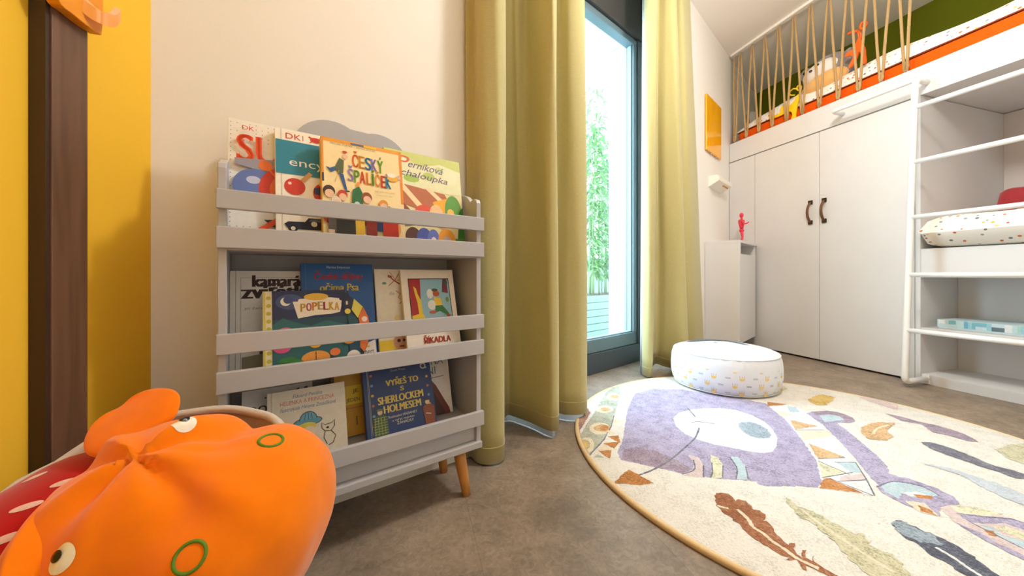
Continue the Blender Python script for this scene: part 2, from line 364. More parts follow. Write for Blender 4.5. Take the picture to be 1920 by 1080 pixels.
# ================================================================ CURTAINS
def curtain(name, label, low, high, zb, dl):
    """low/high: plan points; zb: hem height per point; dl: how far the lining hangs behind"""
    root = thing(name, label, 'curtain', Matrix.Translation((low[len(low)//2][0], low[len(low)//2][1], .0)), 'olive linen curtains at the balcony door')
    A = catmull([(p[0], p[1], z) for p, z in zip(low, zb)], 10); B = catmull([(p[0], p[1], CEIL - .004) for p in high], 10)
    rows = 26; n = len(A); mb = MB(); vs = []
    for r in range(rows + 1):
        t = r / rows
        for i in range(n):
            p = A[i].lerp(B[i], t); w = .004 * math.sin(t*7 + i*.35) * (1 - t) * t * 4
            vs.append((p.x + w, p.y + w*.6, p.z))
    fs = [(r*n + i, r*n + i + 1, (r+1)*n + i + 1, (r+1)*n + i) for r in range(rows) for i in range(n - 1)]
    mb.add(vs, fs, M_CURT, True); mb.build('curtain_panel', root, solid=.003)
    # stitched hem: a doubled strip along the bottom
    mb = MB(); vs = []
    for i in range(n):
        p = A[i]; d = (A[min(i+1, n-1)] - A[max(i-1, 0)]); d.z = 0; d.normalize(); nn = Vector((d.y, -d.x, 0))
        vs.append(p.lerp(B[i], .020) + nn*.0014)
    mb.tube(vs, .0013, M_CURT, 6, False); mb.build('hem', root)
    # white lining hanging behind
    mb = MB(); vs = []; (i0, i1, off, drop, ex) = dl
    idx = range(i0*10, min(i1*10, n-1) + 1)
    for i in idx:
        d = (A[min(i+1, n-1)] - A[max(i-1, 0)]); d.z = 0; d.normalize(); nn = Vector((d.y, -d.x, 0))
        for t in (0, .25, .5, .75, 1):
            p = A[i].lerp(B[i], t) - nn*off
            if i == idx[0]: p = p - d*ex
            vs.append((p.x, p.y, max(.003, p.z - drop) if t == 0 else p.z))
    k = len(list(idx)); mb.add(vs, [(5*i + j, 5*(i+1) + j, 5*(i+1) + j + 1, 5*i + j + 1) for i in range(k-1) for j in range(4)], M_LINING, True)
    tag(mb.build('lining', root, solid=.001), 'white lining behind the olive cloth')
low = [(-.188,1.165),(-.168,1.165),(-.140,1.128),(-.103,1.118),(-.068,1.135),(-.061,1.18),(-.078,1.27),(-.080,1.38),(-.062,1.45),(-.02,1.425),(.03,1.38),(.080,1.322),(.112,1.303),(.134,1.335),(.118,1.43),(.140,1.472),(.180,1.455),(.240,1.458),(.269,1.50),(.262,1.60)]
high = [(-.178,1.165),(-.160,1.165),(-.135,1.132),(-.100,1.125),(-.068,1.14),(-.061,1.18),(-.074,1.26),(-.068,1.33),(-.046,1.345),(-.020,1.36),(.0,1.42),(.065,1.345),(.098,1.308),(.122,1.335),(.112,1.42),(.145,1.465),(.188,1.432),(.234,1.445),(.258,1.50),(.250,1.60)]
curtain('curtain', 'olive linen curtain in three deep folds beside the grey bookshelf', low, high, [.006]*6 + [.012, .026] + [.030]*12, (6, 19, .012, .026, 0))
low = [(.775,2.235),(.715,2.14),(.722,2.07),(.755,2.08),(.785,2.18),(.85,2.285),(.90,2.235),(.985,2.18),(1.04,2.235),(1.06,2.36),(1.16,2.40),(1.286,2.54),(1.318,2.60)]
high = [(.80,2.245),(.742,2.17),(.745,2.11),(.79,2.10),(.82,2.17),(.845,2.225),(.875,2.18),(.92,2.175),(.95,2.23),(.962,2.29),(1.00,2.26),(1.07,2.34),(1.12,2.40)]
curtain('curtain', 'olive linen curtain between the balcony door and the orange wall panel', low, high, [.008]*3 + [.01, .02, .03] + [.022]*7, (0, 1, -.012, .004, .0))

# ================================================================ GREY BOOKSHELF
t = thing('bookshelf', 'grey front-facing children\'s bookshelf with cloud-shaped top and wooden legs', 'bookshelf', at(BS, .2776, .10, 0))
W = .5553
def cloud_side(x0, x1):
    # outline in y (depth), z; built as a slab across x
    pts = [(.012, .13), (.012, .795), (.016, .804), (.026, .808), (.038, .807), (.048, .803), (.056, .812), (.070, .822), (.088, .828), (.110, .830), (.205, .830), (.205, .13)]
    mb = MB(BS); n = len(pts)
    vs = [(x0, p[0], p[1]) for p in pts] + [(x1, p[0], p[1]) for p in pts]
    fs = [tuple(range(n)), tuple(range(2*n-1, n-1, -1))] + [((i+1) % n, i, n+i, n+(i+1) % n) for i in range(n)]
    mb.add(vs, fs, M_SHELF); return mb
cloud_side(.002, .015).build('side_panel', t, .0015)
cloud_side(W - .017, W - .004).build('side_panel', t, .0015)
pts = [(.016, .20), (W - .018, .20), (W - .018, .88)]
def arc(cx, cz, r, a0, a1, n=14): return [(cx + r*math.cos(math.radians(a0 + (a1-a0)*k/n)), cz + r*math.sin(math.radians(a0 + (a1-a0)*k/n))) for k in range(n+1)]
pts += [(.47, .885)] + arc(.3317, .900, .088, 5, 108) + arc(.218, .905, .0905, 62, 178) + [(.10, .885), (.016, .88)]
mb = MB(BS); mb.slab(pts, .192, .203, M_SHELF); mb.build('back_panel', t, .001)
for z0, z1 in ((.719, .7545), (.648, .687), (.4555, .4925), (.385, .424), (.192, .230)):
    mb = MB(BS); mb.box(0, W, 0, .012, z0, z1, M_SHELF); mb.build('front_rail', t, .0015)
for z in (.645, .382, .190):
    mb = MB(BS); mb.box(.015, W - .017, .012, .192, z, z + .012, M_SHELF); mb.build('shelf_board', t, .001)
mb = MB(BS); mb.box(.015, W - .017, .022, .034, .1475, .19, M_SHELF); mb.build('apron', t, .001)
mb = MB(BS); mb.box(.0, W - .003, .004, .205, .130, .147, M_SHELF); mb.build('base_board', t, .002)
for (x, y, dx, dy) in ((.055, .045, -.018, -.014), (.055, .165, -.018, .010), (W - .055, .045, .018, -.014), (W - .055, .165, .018, .010)):
    mb = MB(BS); mb.tube([(x, y, .131), (x + dx*.5, y + dy*.5, .065), (x + dx, y + dy, .0015)], [.0165, .0145, .0115], M_LEG, 18); mb.build('leg', t)

# ================================================================ BOOKS
def book(name, label, u0, u1, z0, z1, v0, v1, thick, spine, cover, art, outline=None, group='picture books on the bookshelf', pages=True):
    """stands on a shelf leaning back: front face from depth v0 (bottom) to v1 (top)"""
    lean = math.atan2(v1 - v0, z1 - z0); h = math.hypot(v1 - v0, z1 - z0); w = u1 - u0
    F = BS @ Matrix.Translation((u0, v0, z0 + thick * math.sin(lean))) @ Matrix.Rotation(-lean, 4, 'X')
    t = thing('book' if name is None else name, label, 'book', F, group)
    mc = ink(cover); msp = ink(spine)
    ol = [(0, 0), (w, 0), (w, h), (0, h)] if outline is None else [(x*w, y*h) for x, y in outline]
    mb = MB(F); mb.slab(ol, 0, .0018, mc); mb.build('front_cover', t)
    mb = MB(F); mb.slab(ol, thick - .0018, thick, mc); mb.build('back_cover', t)
    mb = MB(F); mb.box(-.0012, .0006, .0, thick, 0, h, msp); mb.build('spine', t, .0005)
    ins = [(x*.985 + w*.004, y*.985 + h*.0075) for x, y in ol]
    mb = MB(F); mb.slab(ins, .0018, thick - .0018, M_PAPER); mb.build('page_block', t)
    pr = MB(F); e = -.0003
    for a in art:
        e -= .00006; k = a[0]; m = ink(a[1])
        if k == 'p': P = [(x*w, y*h) for x, y in a[2]]
        elif k == 'r': x0, y0, x1, y1 = a[2]; P = [(x0*w, y0*h), (x1*w, y0*h), (x1*w, y1*h), (x0*w, y1*h)]
        elif k == 'e':
            cx, cy, rx, ry = a[2]; a0, a1 = (a[3] if len(a) > 3 else (0, 360)); n = 28
            P = [((cx + rx*math.cos(math.radians(a0 + (a1-a0)*i/n)))*w, (cy*h + ry*w*math.sin(math.radians(a0 + (a1-a0)*i/n)))) for i in range(n + (a1 - a0 < 360))]
        elif k == 'l':   # stroke
            P0 = [Vector((x*w, y*h)) for x, y in a[2]]; wd = a[3]*w; up = []; dn = []
            for i, p in enumerate(P0):
                d = (P0[min(i+1, len(P0)-1)] - P0[max(i-1, 0)]).normalized(); q = Vector((-d.y, d.x))*wd/2; up.append(p+q); dn.append(p-q)
            n = len(P0)
            pr.add([(p.x, e, p.y) for p in up + dn], [(i, n+i, n+i+1, i+1) for i in range(n-1)], m); continue
        elif k == 't':
            s, x, y, tw, th = a[2:7]; rot = a[7] if len(a) > 7 else 0; it = a[8] if len(a) > 8 else 0
            V, fc, bw, bh = text_shape(s); c, sn = math.cos(math.radians(rot)), math.sin(math.radians(rot)); bold = a[9] if len(a) > 9 else 0
            for bx in ([0] if not bold else [-bold, 0, bold]):
                vs = []
                for p, q in V:
                    X = (p/bw)*tw*w + it*(q/bh)*th*h + bx*w; Y = (q/bh)*th*h
                    vs.append((x*w + X*c - Y*sn, e, y*h + X*sn + Y*c))
                pr.add(vs, fc, m)
            continue
        n = len(P); pr.add([(p[0], e, p[1]) for p in P], [tuple(range(n))], m)
    if art:
        o = pr.build('cover_print', t)
        bmx = bmesh.new(); bmx.from_mesh(o.data); bmesh.ops.triangulate(bmx, faces=[f for f in bmx.faces if len(f.verts) > 4])
        for f in bmx.faces:
            if f.normal.y > 0: f.normal_flip()
        bmx.to_mesh(o.data); bmx.free()
    return t
def half(art):
    out = []
    for a in art:
        a = list(a)
        if a[0] == 't': a[3] *= .5; a[5] *= .5
        elif a[0] == 'r': x0, y0, x1, y1 = a[2]; a[2] = (x0*.5, y0, x1 if x1 == 1 else x1*.5, y1)
        elif a[0] == 'e': a[2] = (a[2][0]*.5, a[2][1], a[2][2]*.5, a[2][3]*.5)
        else:
            a[2] = [(x*.5, y) for x, y in a[2]]
            if a[0] == 'l': a[3] *= .5
        out.append(tuple(a))
    return out
def up(art, dy, y_min=-1):
    """the same printed shapes moved up the cover"""
    out = []
    for a in art:
        a = list(a)
        if a[0] == 't':
            if a[4] > y_min: a[4] += dy
        elif a[0] == 'r': x0, y0, x1, y1 = a[2]; a[2] = (x0, y0 + dy, x1, y1 + dy)
        elif a[0] == 'e': a[2] = (a[2][0], a[2][1] + dy, a[2][2], a[2][3])
        else: a[2] = [(x, y + dy) for x, y in a[2]]
        out.append(tuple(a))
    return out
RED=(204,52,28); ORG=(226,110,30); BLK=(34,30,30); WHT=(244,240,230); CRM=(246,226,178); TEAL=(40,130,156); YEL=(244,200,60); GRN=(70,140,60); BLU=(52,90,170); NAVY=(40,58,104); GRY=(150,146,146); BRN=(120,66,40); PNK=(226,120,140); SKN=(238,194,160); LIL=(150,140,200); DGR=(60,80,50)
rb = random.Random(11)
dots = [('e', (150,140,130), (x, y, .006, .006)) for x in [i*.062 + .02 for i in range(16)] for y in [j*.035 + .02 for j in range(28)] if rb.random() < .8 and (y > .80 or y < .14 or x < .07)]
book('picture_book', 'white dotted space book with huge orange letters, first on the top tier', .0135, .185, .660, .927, .073, .135, .014, (236,228,214), (240,234,222),
  dots + [('t', RED, 'DK', .13, .905, .12, .035), ('t', (236,84,30), 'SU', .085, .64, .42, .225, 0, 0, .012),
   ('p', (150,146,160), [(.06,.66),(.30,.67),(.62,.70),(.96,.66),(.96,.56),(.30,.58),(.06,.61)])] + up([('e', (96,116,176), (.27,.37,.23,.23)), ('e', (190,196,226), (.24,.42,.07,.05)), ('e', RED, (.62,.36,.33,.33)), ('e', (226,110,30), (.64,.36,.24,.24)), ('e', YEL, (.66,.35,.14,.14)), ('e', (248,230,130), (.67,.34,.06,.06)),
   ('e', ORG, (.36,.55,.07,.07)), ('l', ORG, [(.36,.55),(.47,.46),(.62,.38)], .02)], .075) + [
   ('p', (50,48,62), [(.34,.18),(.52,.19),(.96,.16),(.96,.05),(.60,.08),(.42,.13)]), ('p', (226,84,36), [(.12,.03),(.22,.03),(.56,.20),(.46,.20)]), ('p', (226,84,36), [(.60,.02),(.74,.02),(.74,.13),(.62,.13)])])
book('picture_book', 'white and teal encyclopedia with a red bat and an old car on its cover', .0925, .262, .660, .918, .052, .110, .019, (238,230,212), (246,238,222),
  [('r', (214,206,190), (.055, 0, .066, 1)), ('t', RED, 'DK', .11, .915, .17, .05), ('t', RED, '|', .30, .915, .006, .05)] + up([('e', RED, (.45,.915,.065,.04)), ('l', RED, [(.37,.94),(.42,.925)], .018), ('l', RED, [(.48,.925),(.54,.94)], .018), ('l', RED, [(.38,.885),(.42,.905)], .012), ('l', RED, [(.48,.905),(.53,.885)], .012),
   ], .028) + [('r', TEAL, (0,.595,1,.895)), ('t', WHT, 'encyklo', .145, .65, .66, .095)] + up([('e', RED, (.20,.335,.115,.115)), ('e', (246,210,200), (.145,.36,.02,.02)), ('p', (214,160,90), [(.26,.40),(.31,.38),(.40,.46),(.36,.48)]),
   ('e', RED, (.56,.30,.16,.16)), ('p', NAVY, [(.41,.34),(.5,.36),(.5,.32),(.6,.34),(.6,.30),(.71,.32),(.70,.26),(.6,.25),(.5,.28),(.41,.29)]), ('p', YEL, [(.46,.38),(.54,.40),(.66,.38),(.6,.36),(.5,.36)])], .155) + up([('p', (26,30,52), [(.08,.10),(.12,.12),(.30,.125),(.34,.16),(.52,.16),(.56,.13),(.76,.12),(.78,.09),(.74,.06),(.12,.06)]), ('p', (90,96,120), [(.36,.15),(.50,.15),(.53,.13),(.34,.13)]), ('e', (20,20,24), (.17,.065,.05,.05)), ('e', (220,214,200), (.17,.065,.025,.025)), ('e', (20,20,24), (.64,.06,.055,.055)), ('e', (220,214,200), (.64,.06,.03,.03)), ('e', (226,220,206), (.40,.11,.035,.035))], .065))
def person(x, y, s, hair, cloth, skin=SKN):
    return [('e', cloth, (x, y - .12*s, .055*s, .09*s)), ('e', hair, (x, y + .015*s, .045*s, .05*s)), ('e', skin, (x + .004, y, .034*s, .036*s))]
art = [('r', (238,160,40), (0,.965,1,1)), ('r', (238,140,30), (.965,.45,1,1)), ('r', (238,150,50), (0,.66,.02,1)), ('r', NAVY, (0,.58,.02,.66)), ('t', (150,130,90), 'MICHAL ČERNÍK – ADOLF DUDEK', .10, .945, .55, .02), ('r', (60,110,150), (.34,.972,.5,.99)), ('r', YEL, (.5,.972,.66,.99))]
cc = [(232,110,30), (236,170,40), (44,130,180), (150,130,190), (120,170,40)]
for i, ch in enumerate('ČESKÝ'): art.append(('t', cc[i], ch, .355 + i*.078, .755 - .004*i, .072, .16 if ch in 'ČÝ' else .125, 0, 0, .006))
cc = [(170,150,200), (130,175,60), (226,90,30), (236,150,40), (120,170,50), (236,160,50), (226,70,40), (44,140,180)]
xs = [.295, .368, .438, .520, .588, .630, .705, .770]
for i, ch in enumerate('ŠPALÍČEK'): art.append(('t', cc[i], ch, xs[i], .61 - .003*i, .032 if ch == 'Í' else .062, .155 if ch in 'ŠÍČ' else .12, 0, 0, .006))
art += up([('p', (40,90,150), [(.04,.62),(.10,.57),(.16,.60),(.20,.66),(.14,.63),(.09,.61)]), ('p', (90,100,60), [(.14,.62),(.20,.72),(.25,.70),(.24,.58),(.19,.56)]), ('p', (44,84,150), [(.19,.57),(.24,.57),(.28,.42),(.25,.42)]), ('e', SKN, (.27,.74,.03,.035)), ('e', RED, (.265,.785,.03,.015)), ('l', (200,160,100), [(.14,.48),(.19,.60)], .006), ('e', BLK, (.28,.41,.03,.01)),
  ('e', (240,176,40), (.86,.60,.075,.045)), ('e', WHT, (.85,.63,.06,.03)), ('e', (210,180,160), (.95,.62,.025,.03)), ('l', (120,90,150), [(.76,.62),(.78,.64),(.79,.61)], .01)], .10)
art += [('t', (180,160,120), 'Nejkrásnější české pohádky', .62, .535, .26, .02), ('t', (180,160,120), 'a říkanky pro děti', .64, .50, .20, .018)]
art += up(person(.07,.30,1.5,(70,40,30),(170,60,30)) + person(.15,.22,1.2,(230,220,200),(220,200,170)) + person(.22,.28,1.3,(200,60,30),(120,60,40)) + person(.27,.17,1.2,(40,30,40),(90,40,40)) + [('p', (40,110,60), [(.32,.16),(.34,.36),(.42,.40),(.46,.34),(.46,.15)]), ('e', (236,150,50), (.41,.42,.02,.03)), ('e', (200,214,220), (.39,.18,.05,.10))] + person(.51,.28,1.4,(150,70,30),(120,60,40)), .17)
art += up(person(.72,.25,1.3,(230,150,40),(226,150,40)) + person(.79,.19,1.3,(40,40,60),(50,80,140)) + person(.87,.18,1.2,(236,190,90),(240,170,90)), .15)
art += [('r', (100,90,80), (.05,.05,.16,.26)), ('r', (50,50,44), (.14,0,.36,.27)), ('r', YEL, (.36,.04,.47,.25)), ('r', (150,50,36), (.49,.05,.62,.25)), ('r', NAVY, (.62,.15,.70,.26)), ('r', (200,50,30), (.70,.03,.90,.26)), ('r', (240,214,190), (.05,.04,.12,.14)), ('e', (226,214,180), (.66,.08,.05,.05)), ('e', (246,236,220), (.47,.08,.03,.05))]
book('picture_book', 'cream landscape fairy-tale book with multicoloured title letters, thick yellow spine', .1745, .352, .660, .906, .030, .070, .020, (240,186,70), (250,226,170), art)
art = [('p', (206,214,120), [(0,1),(0,.9),(.2,.95),(.4,.86),(.7,.93),(1,.88),(1,1)]), ('p', (236,236,190), [(0,.9),(.2,.95),(.45,.86),(.7,.93),(1,.88),(1,.62),(0,.6)]), ('e', (190,210,110), (.55,.78,.08,.05)), ('e', (170,200,90), (.32,.73,.10,.05)), ('e', (244,240,200), (.85,.8,.1,.1)), ('e', (210,220,150), (.7,.86,.06,.05)),
  ('t', (220,96,60), 'P', .14, .835, .13, .125, -4, .25), ('t', (110,86,130), 'erníková', .275, .845, .46, .075, -4, .35), ('t', (110,86,130), 'chaloupka', .17, .735, .62, .085, -4, .35),
  ] + up([('p', (190,110,70), [(.05,.40),(.12,.58),(.75,.52),(.82,.42),(.55,.30)]), ('p', (250,226,180), [(.10,.60),(.16,.62),(.46,.36),(.40,.33)]), ('p', (250,226,180), [(.48,.56),(.54,.57),(.74,.44),(.68,.42)]), ('p', (150,80,60), [(.05,.22),(.10,.46),(.30,.30),(.3,.18)]), ('p', (246,180,50), [(.58,.42),(.86,.50),(.78,.36),(.70,.28),(.62,.30)]), ('e', (226,84,60), (.46,.30,.12,.10)), ('e', (246,204,150), (.62,.30,.09,.12)), ('e', (244,170,120), (.70,.22,.09,.09)), ('e', (100,160,70), (.86,.34,.12,.22)), ('e', (244,200,100), (.82,.32,.05,.06)), ('p', (50,120,50), [(.88,-.09),(.94,.34),(1,.40),(1,-.09)]), ('e', (140,130,120), (.22,.20,.13,.06))], .09) + [
  ('e', (96,60,50), (.30,.12,.10,.14)), ('e', (80,96,180), (.44,.12,.10,.14)), ('e', (110,124,200), (.56,.12,.08,.13)), ('e', (236,160,50), (.74,.12,.12,.15)), ('e', (200,180,190), (.74,.08,.07,.10)), ('p', (80,140,50), [(.84,0),(.86,.14),(1,.15),(1,0)]), ('e', PNK, (.40,.03,.05,.04)), ('e', (240,220,220), (.56,.12,.03,.03))]
book('picture_book', 'illustrated gingerbread cottage book with script title, last on the top tier', .318, .529, .660, .922, .056, .098, .010, (150,180,80), (236,224,170), art)

book('picture_book', 'white animal book with heavy dark brown title, behind the blue landscape book', .0165, .205, .397, .606, .098, .140, .010, (236,232,226), (238,234,228),
  [('l', (170,164,160), [(.045,0),(.045,1)], .006), ('l', (190,186,182), [(.09,.02),(.09,.93),(.99,.93)], .008), ('t', (58,24,30), 'kamarádi', .20, .835, .57, .12, 0, 0, .010), ('t', (58,24,30), 'zvířátka', .10, .715, .70, .155, 0, 0, .012), ('t', (130,124,120), 'Jiří Žáček', .12, .60, .20, .03),
   ('e', (130,110,100), (.55,.22,.30,.34)), ('e', (96,76,70), (.45,.12,.2,.16)), ('p', (150,140,110), [(.1,.02),(.1,.14),(.5,.18),(.99,.12),(.99,.02)])])
art = [('l', (60,110,190), [(.05,0),(.05,1)], .01), ('t', (220,226,236), 'Martina Drijverová', .33, .945, .33, .03), ('t', (196,50,44), 'České dějiny', .16, .815, .68, .115, 0, .05, .004), ('t', (240,214,70), 'očima Psa', .23, .715, .54, .085, 0, .05, .004),
  ('p', (250,236,220), [(.55,0),(.55,.10),(.98,.19),(.99,0)]), ('t', (60,60,70), 'albert', .76, .045, .19, .06), ('e', (240,190,40), (.86,.125,.035,.015))]
book('picture_book', 'tall blue history book with red and yellow title on the middle tier', .1415, .2945, .397, .623, .064, .115, .012, (40,90,160), (34,92,164), art)
wheel = [(0, 0), (.85, 0), (.905, .10), (.96, .25), (.99, .45), (.97, .62), (.92, .76), (.83, .88), (.79, .90), (.78, .93), (.765, .985), (.75, .955), (.735, .985), (.72, 1), (0, 1)]
art = [('r', (244,230,190), (.0,0,.07,1)), ('r', (226,206,80), (.0,0,.016,1))] + [('e', (200,186,50), (.042, .06 + .095*k, .020, .020)) for k in range(10)]
art += [('r', (30,40,84), (.07,.62,.74,1)), ('r', (26,70,86), (.07,0,.76,.64)), ('e', (70,84,140), (.22,.86,.12,.08)), ('e', (244,240,220), (.185,.865,.045,.045)), ('e', (60,76,134), (.205,.885,.04,.04)), ('p', (40,100,104), [(.07,.58),(.16,.66),(.26,.60),(.4,.54),(.55,.6),(.76,.52),(.76,0),(.07,0)]),
  ('p', (250,240,224), [(.245,.86),(.29,.86),(.30,.89),(.45,.905),(.60,.90),(.68,.885),(.685,.86),(.715,.85),(.685,.70),(.60,.68),(.45,.675),(.29,.645)]), ('e', (236,190,60), (.46,.915,.115,.038))]
cc = [(226,190,80), (196,110,130), (236,160,60), (210,180,90), (190,60,60), (230,190,60), (226,180,90)]
for i, ch in enumerate('POPELKA'): art.append(('t', cc[i], ch, .315 + i*.053, .725 + .006*min(i, 6 - i), .042, .105, 0, 0, .005))
art += [('e', (210,110,150), (.18,.47,.07,.06)), ('e', (226,90,140), (.15,.33,.085,.08)), ('e', SKN, (.205,.43,.03,.03)), ('e', (240,176,50), (.44,.36,.075,.085)), ('l', (120,70,20), [(.44,.30),(.44,.50)], .01), ('e', (236,150,60), (.72,.40,.09,.09)), ('e', (244,190,70), (.70,.44,.06,.05)), ('e', WHT, (.31,.51,.012,.012)), ('e', WHT, (.56,.49,.012,.012)), ('e', (190,220,240), (.25,.49,.014,.014)),
  ('e', (240,160,60), (.44,.13,.13,.075)), ('l', (60,40,20), [(.44,.06),(.44,.21)], .008), ('e', (236,120,50), (.62,.18,.05,.04)), ('e', (50,130,50), (.2,.13,.08,.04)), ('e', (60,140,60), (.27,.10,.06,.03)), ('e', (220,130,50), (.82,.21,.04,.03)), ('e', WHT, (.60,.08,.02,.02)),
  ('p', (30,34,74), [(.70,.80),(.71,.90),(.735,.985),(.75,.955),(.765,.985),(.78,.93),(.79,.90),(.82,.86),(.80,.72),(.72,.72)]), ('e', (244,220,90), (.76,.70,.03,.03)), ('r', (236,230,200), (.745,.79,.765,.84)),
  ('p', (226,214,90), [(.80,.72),(.83,.87),(.92,.75),(.86,.60)]), ('p', (222,112,40), [(.865,.62),(.925,.745),(.97,.61),(.985,.48),(.88,.48)]), ('p', (222,112,40), [(.88,.46),(.985,.46),(.958,.27),(.91,.13),(.87,.2)]), ('e', (240,220,210), (.93,.58,.03,.03)), ('e', (210,226,226), (.93,.42,.03,.03)), ('p', (28,74,90), [(.76,.66),(.86,.58),(.875,.47),(.87,.2),(.875,.06),(.84,0),(.76,0)]),
  ('e', (246,214,170), (.785,.40,.07,.09)), ('e', (236,150,60), (.76,.36,.08,.08)), ('e', (250,236,230), (.80,.09,.07,.07)), ('t', (210,110,110), 'pohádka', .755, .085, .09, .02), ('t', (210,110,110), 'k hraní', .765, .055, .07, .02)]
book('picture_book', 'dark teal die-cut board book with a white title banner and curved edge', .0705, .2765, .397, .562, .037, .074, .014, (240,226,170), (26,66,84), art, wheel)
book('picture_book', 'cream book with a red dragonfly and faded tulips, second from the end of its tier', .302, .520, .397, .612, .070, .122, .009, (226,216,196), (240,232,214),
  half([('l', (170,70,50), [(.30,.93),(.44,.86),(.62,.80)], .03), ('l', (190,110,90), [(.30,.80),(.46,.87),(.56,.95)], .018), ('l', (190,110,90), [(.34,.97),(.48,.86),(.66,.88)], .014), ('e', (170,70,50), (.34,.91,.05,.03)), ('e', (110,150,130), (.20,.83,.05,.03)), ('l', (190,120,110), [(.46,.74),(.56,.70),(.50,.66),(.60,.62),(.52,.58)], .02), ('t', (150,160,160), 'do', .30, .69, .12, .04),
   ('e', (236,216,150), (.44,.42,.06,.07)), ('e', (236,190,160), (.36,.34,.07,.08)), ('l', (180,190,150), [(.44,.38),(.44,.14)], .012), ('l', (180,190,150), [(.36,.30),(.36,.14)], .012), ('r', (240,200,50), (0,0,1,.17)), ('e', (226,170,140), (.48,.14,.17,.17)), ('e', (50,30,30), (.44,.155,.04,.04)), ('e', (50,30,30), (.56,.155,.03,.03)), ('e', (160,60,40), (.5,.09,.06,.02)), ('r', (90,96,50), (.84,0,1,.17))]))
book('picture_book', 'white nursery rhyme book with a framed picture and red title at its foot', .362, .509, .397, .609, .042, .104, .010, (226,214,180), (246,236,222),
  [('r', (40,34,34), (.115,.365,.905,.895)), ('r', (150,196,216), (.13,.375,.89,.885)), ('p', (176,34,28), [(.13,.885),(.13,.42),(.30,.42),(.34,.885)]), ('p', (244,206,40), [(.20,.80),(.25,.77),(.27,.70),(.32,.62),(.33,.46),(.36,.42),(.36,.375),(.13,.375),(.13,.44),(.26,.46),(.25,.60),(.22,.70)]), ('r', (126,64,44), (.13,.365,.89,.405)),
   ('e', (240,240,236), (.50,.70,.06,.09)), ('e', (240,240,236), (.52,.56,.08,.09)), ('e', (196,84,40), (.62,.70,.065,.055)), ('e', (70,90,50), (.60,.745,.06,.03)), ('p', (244,204,50), [(.56,.66),(.70,.64),(.72,.54),(.60,.54)]), ('p', (50,120,70), [(.58,.55),(.72,.55),(.84,.44),(.80,.42),(.66,.48),(.56,.46)]), ('e', (190,90,70), (.52,.47,.07,.03)), ('e', (190,50,40), (.82,.42,.04,.025)), ('p', (120,40,60), [(.78,.885),(.74,.72),(.86,.70),(.86,.885)]), ('e', (60,90,60), (.83,.84,.04,.05)), ('e', (110,150,60), (.83,.62,.03,.05)),
   ('t', (190,54,30), 'ŘÍKADLA', .30, .105, .50, .095, 0, 0, .006)])

book('picture_book', 'white book with black serif title half hidden behind the blue hat book', .036, .166, .203, .345, .098, .140, .010, (226,222,218), (232,228,224),
  [('t', (50,46,46), 'DOBŘE', .09, .66, .52, .14, 0, 0, .004), ('t', (120,116,112), 'Renata', .09, .575, .2, .045), ('l', (60,56,54), [(.30,.86),(.44,.90),(.60,.86),(.80,.93)], .02), ('e', (60,56,54), (.9,.92,.03,.02)), ('e', (150,140,130), (.55,.3,.2,.2))])
book('picture_book', 'cream book with a drawn blue hat and a grey sketched cat on the bottom tier', .0785, .2275, .203, .342, .058, .100, .012, (224,214,196), (238,230,214),
  [('l', (206,198,184), [(.045,0),(.045,1)], .008), ('t', (110,150,180), 'Eduard Petiška', .30, .875, .38, .05, 0, .25), ('t', (220,130,120), 'HELENKA A PRINCEZNA', .145, .785, .70, .06), ('t', (110,150,180), 'Ilustrovala Helena Zmatlíková', .14, .70, .72, .055, 0, .25),
   ('e', (40,60,70), (.485,.50,.185,.065)), ('e', (100,166,196), (.485,.50,.175,.055)), ('e', (40,60,70), (.49,.53,.115,.115), (0,180)), ('e', (110,176,204), (.49,.53,.105,.105), (0,180)), ('l', (50,90,110), [(.49,.53),(.49,.64)], .008), ('l', (50,90,110), [(.44,.53),(.455,.62)], .008), ('l', (50,90,110), [(.54,.53),(.525,.62)], .008),
   ('e', (226,214,90), (.47,.43,.12,.06)), ('e', (244,226,206), (.50,.36,.08,.07)), ('l', (60,50,50), [(.66,.36),(.66,.44),(.70,.40),(.79,.41),(.83,.45),(.83,.36),(.78,.30),(.70,.31),(.66,.36)], .010), ('l', (60,50,50), [(.70,.31),(.68,.22),(.72,.12)], .01), ('l', (60,50,50), [(.78,.30),(.84,.22),(.80,.12),(.74,.10)], .01), ('e', (60,50,50), (.735,.355,.02,.015)), ('l', (90,80,80), [(.50,.32),(.56,.24),(.62,.16)], .012)])
book('picture_book', 'yellow book squeezed between the blue hat book and the navy puzzle book', .2065, .318, .203, .348, .112, .146, .010, (120,70,20), (212,156,30),
  [('r', (238,200,30), (0,.50,1,.80)), ('r', (90,60,24), (0,.80,.06,1)), ('t', (60,44,20), 'JE', .42, .66, .12, .08), ('t', (60,44,20), '& JEDEN', .20, .52, .36, .08), ('l', (130,90,20), [(.1,.44),(.9,.44)], .01), ('l', (110,70,20), [(.48,.16),(.48,.3)], .02)])
art = [('l', (150,170,200), [(.05,0),(.05,1)], .006), ('l', (226,206,110), [(.065,.05),(.065,.95)], .004)]
for i in range(6):
    art += [('e', [(220,180,80),(120,160,200),(200,110,80)][i % 3], (.10, .16 + .14*i, .020, .018)), ('e', [(200,110,80),(220,180,80),(120,160,200)][i % 3], (.92, .16 + .14*i, .020, .020))]
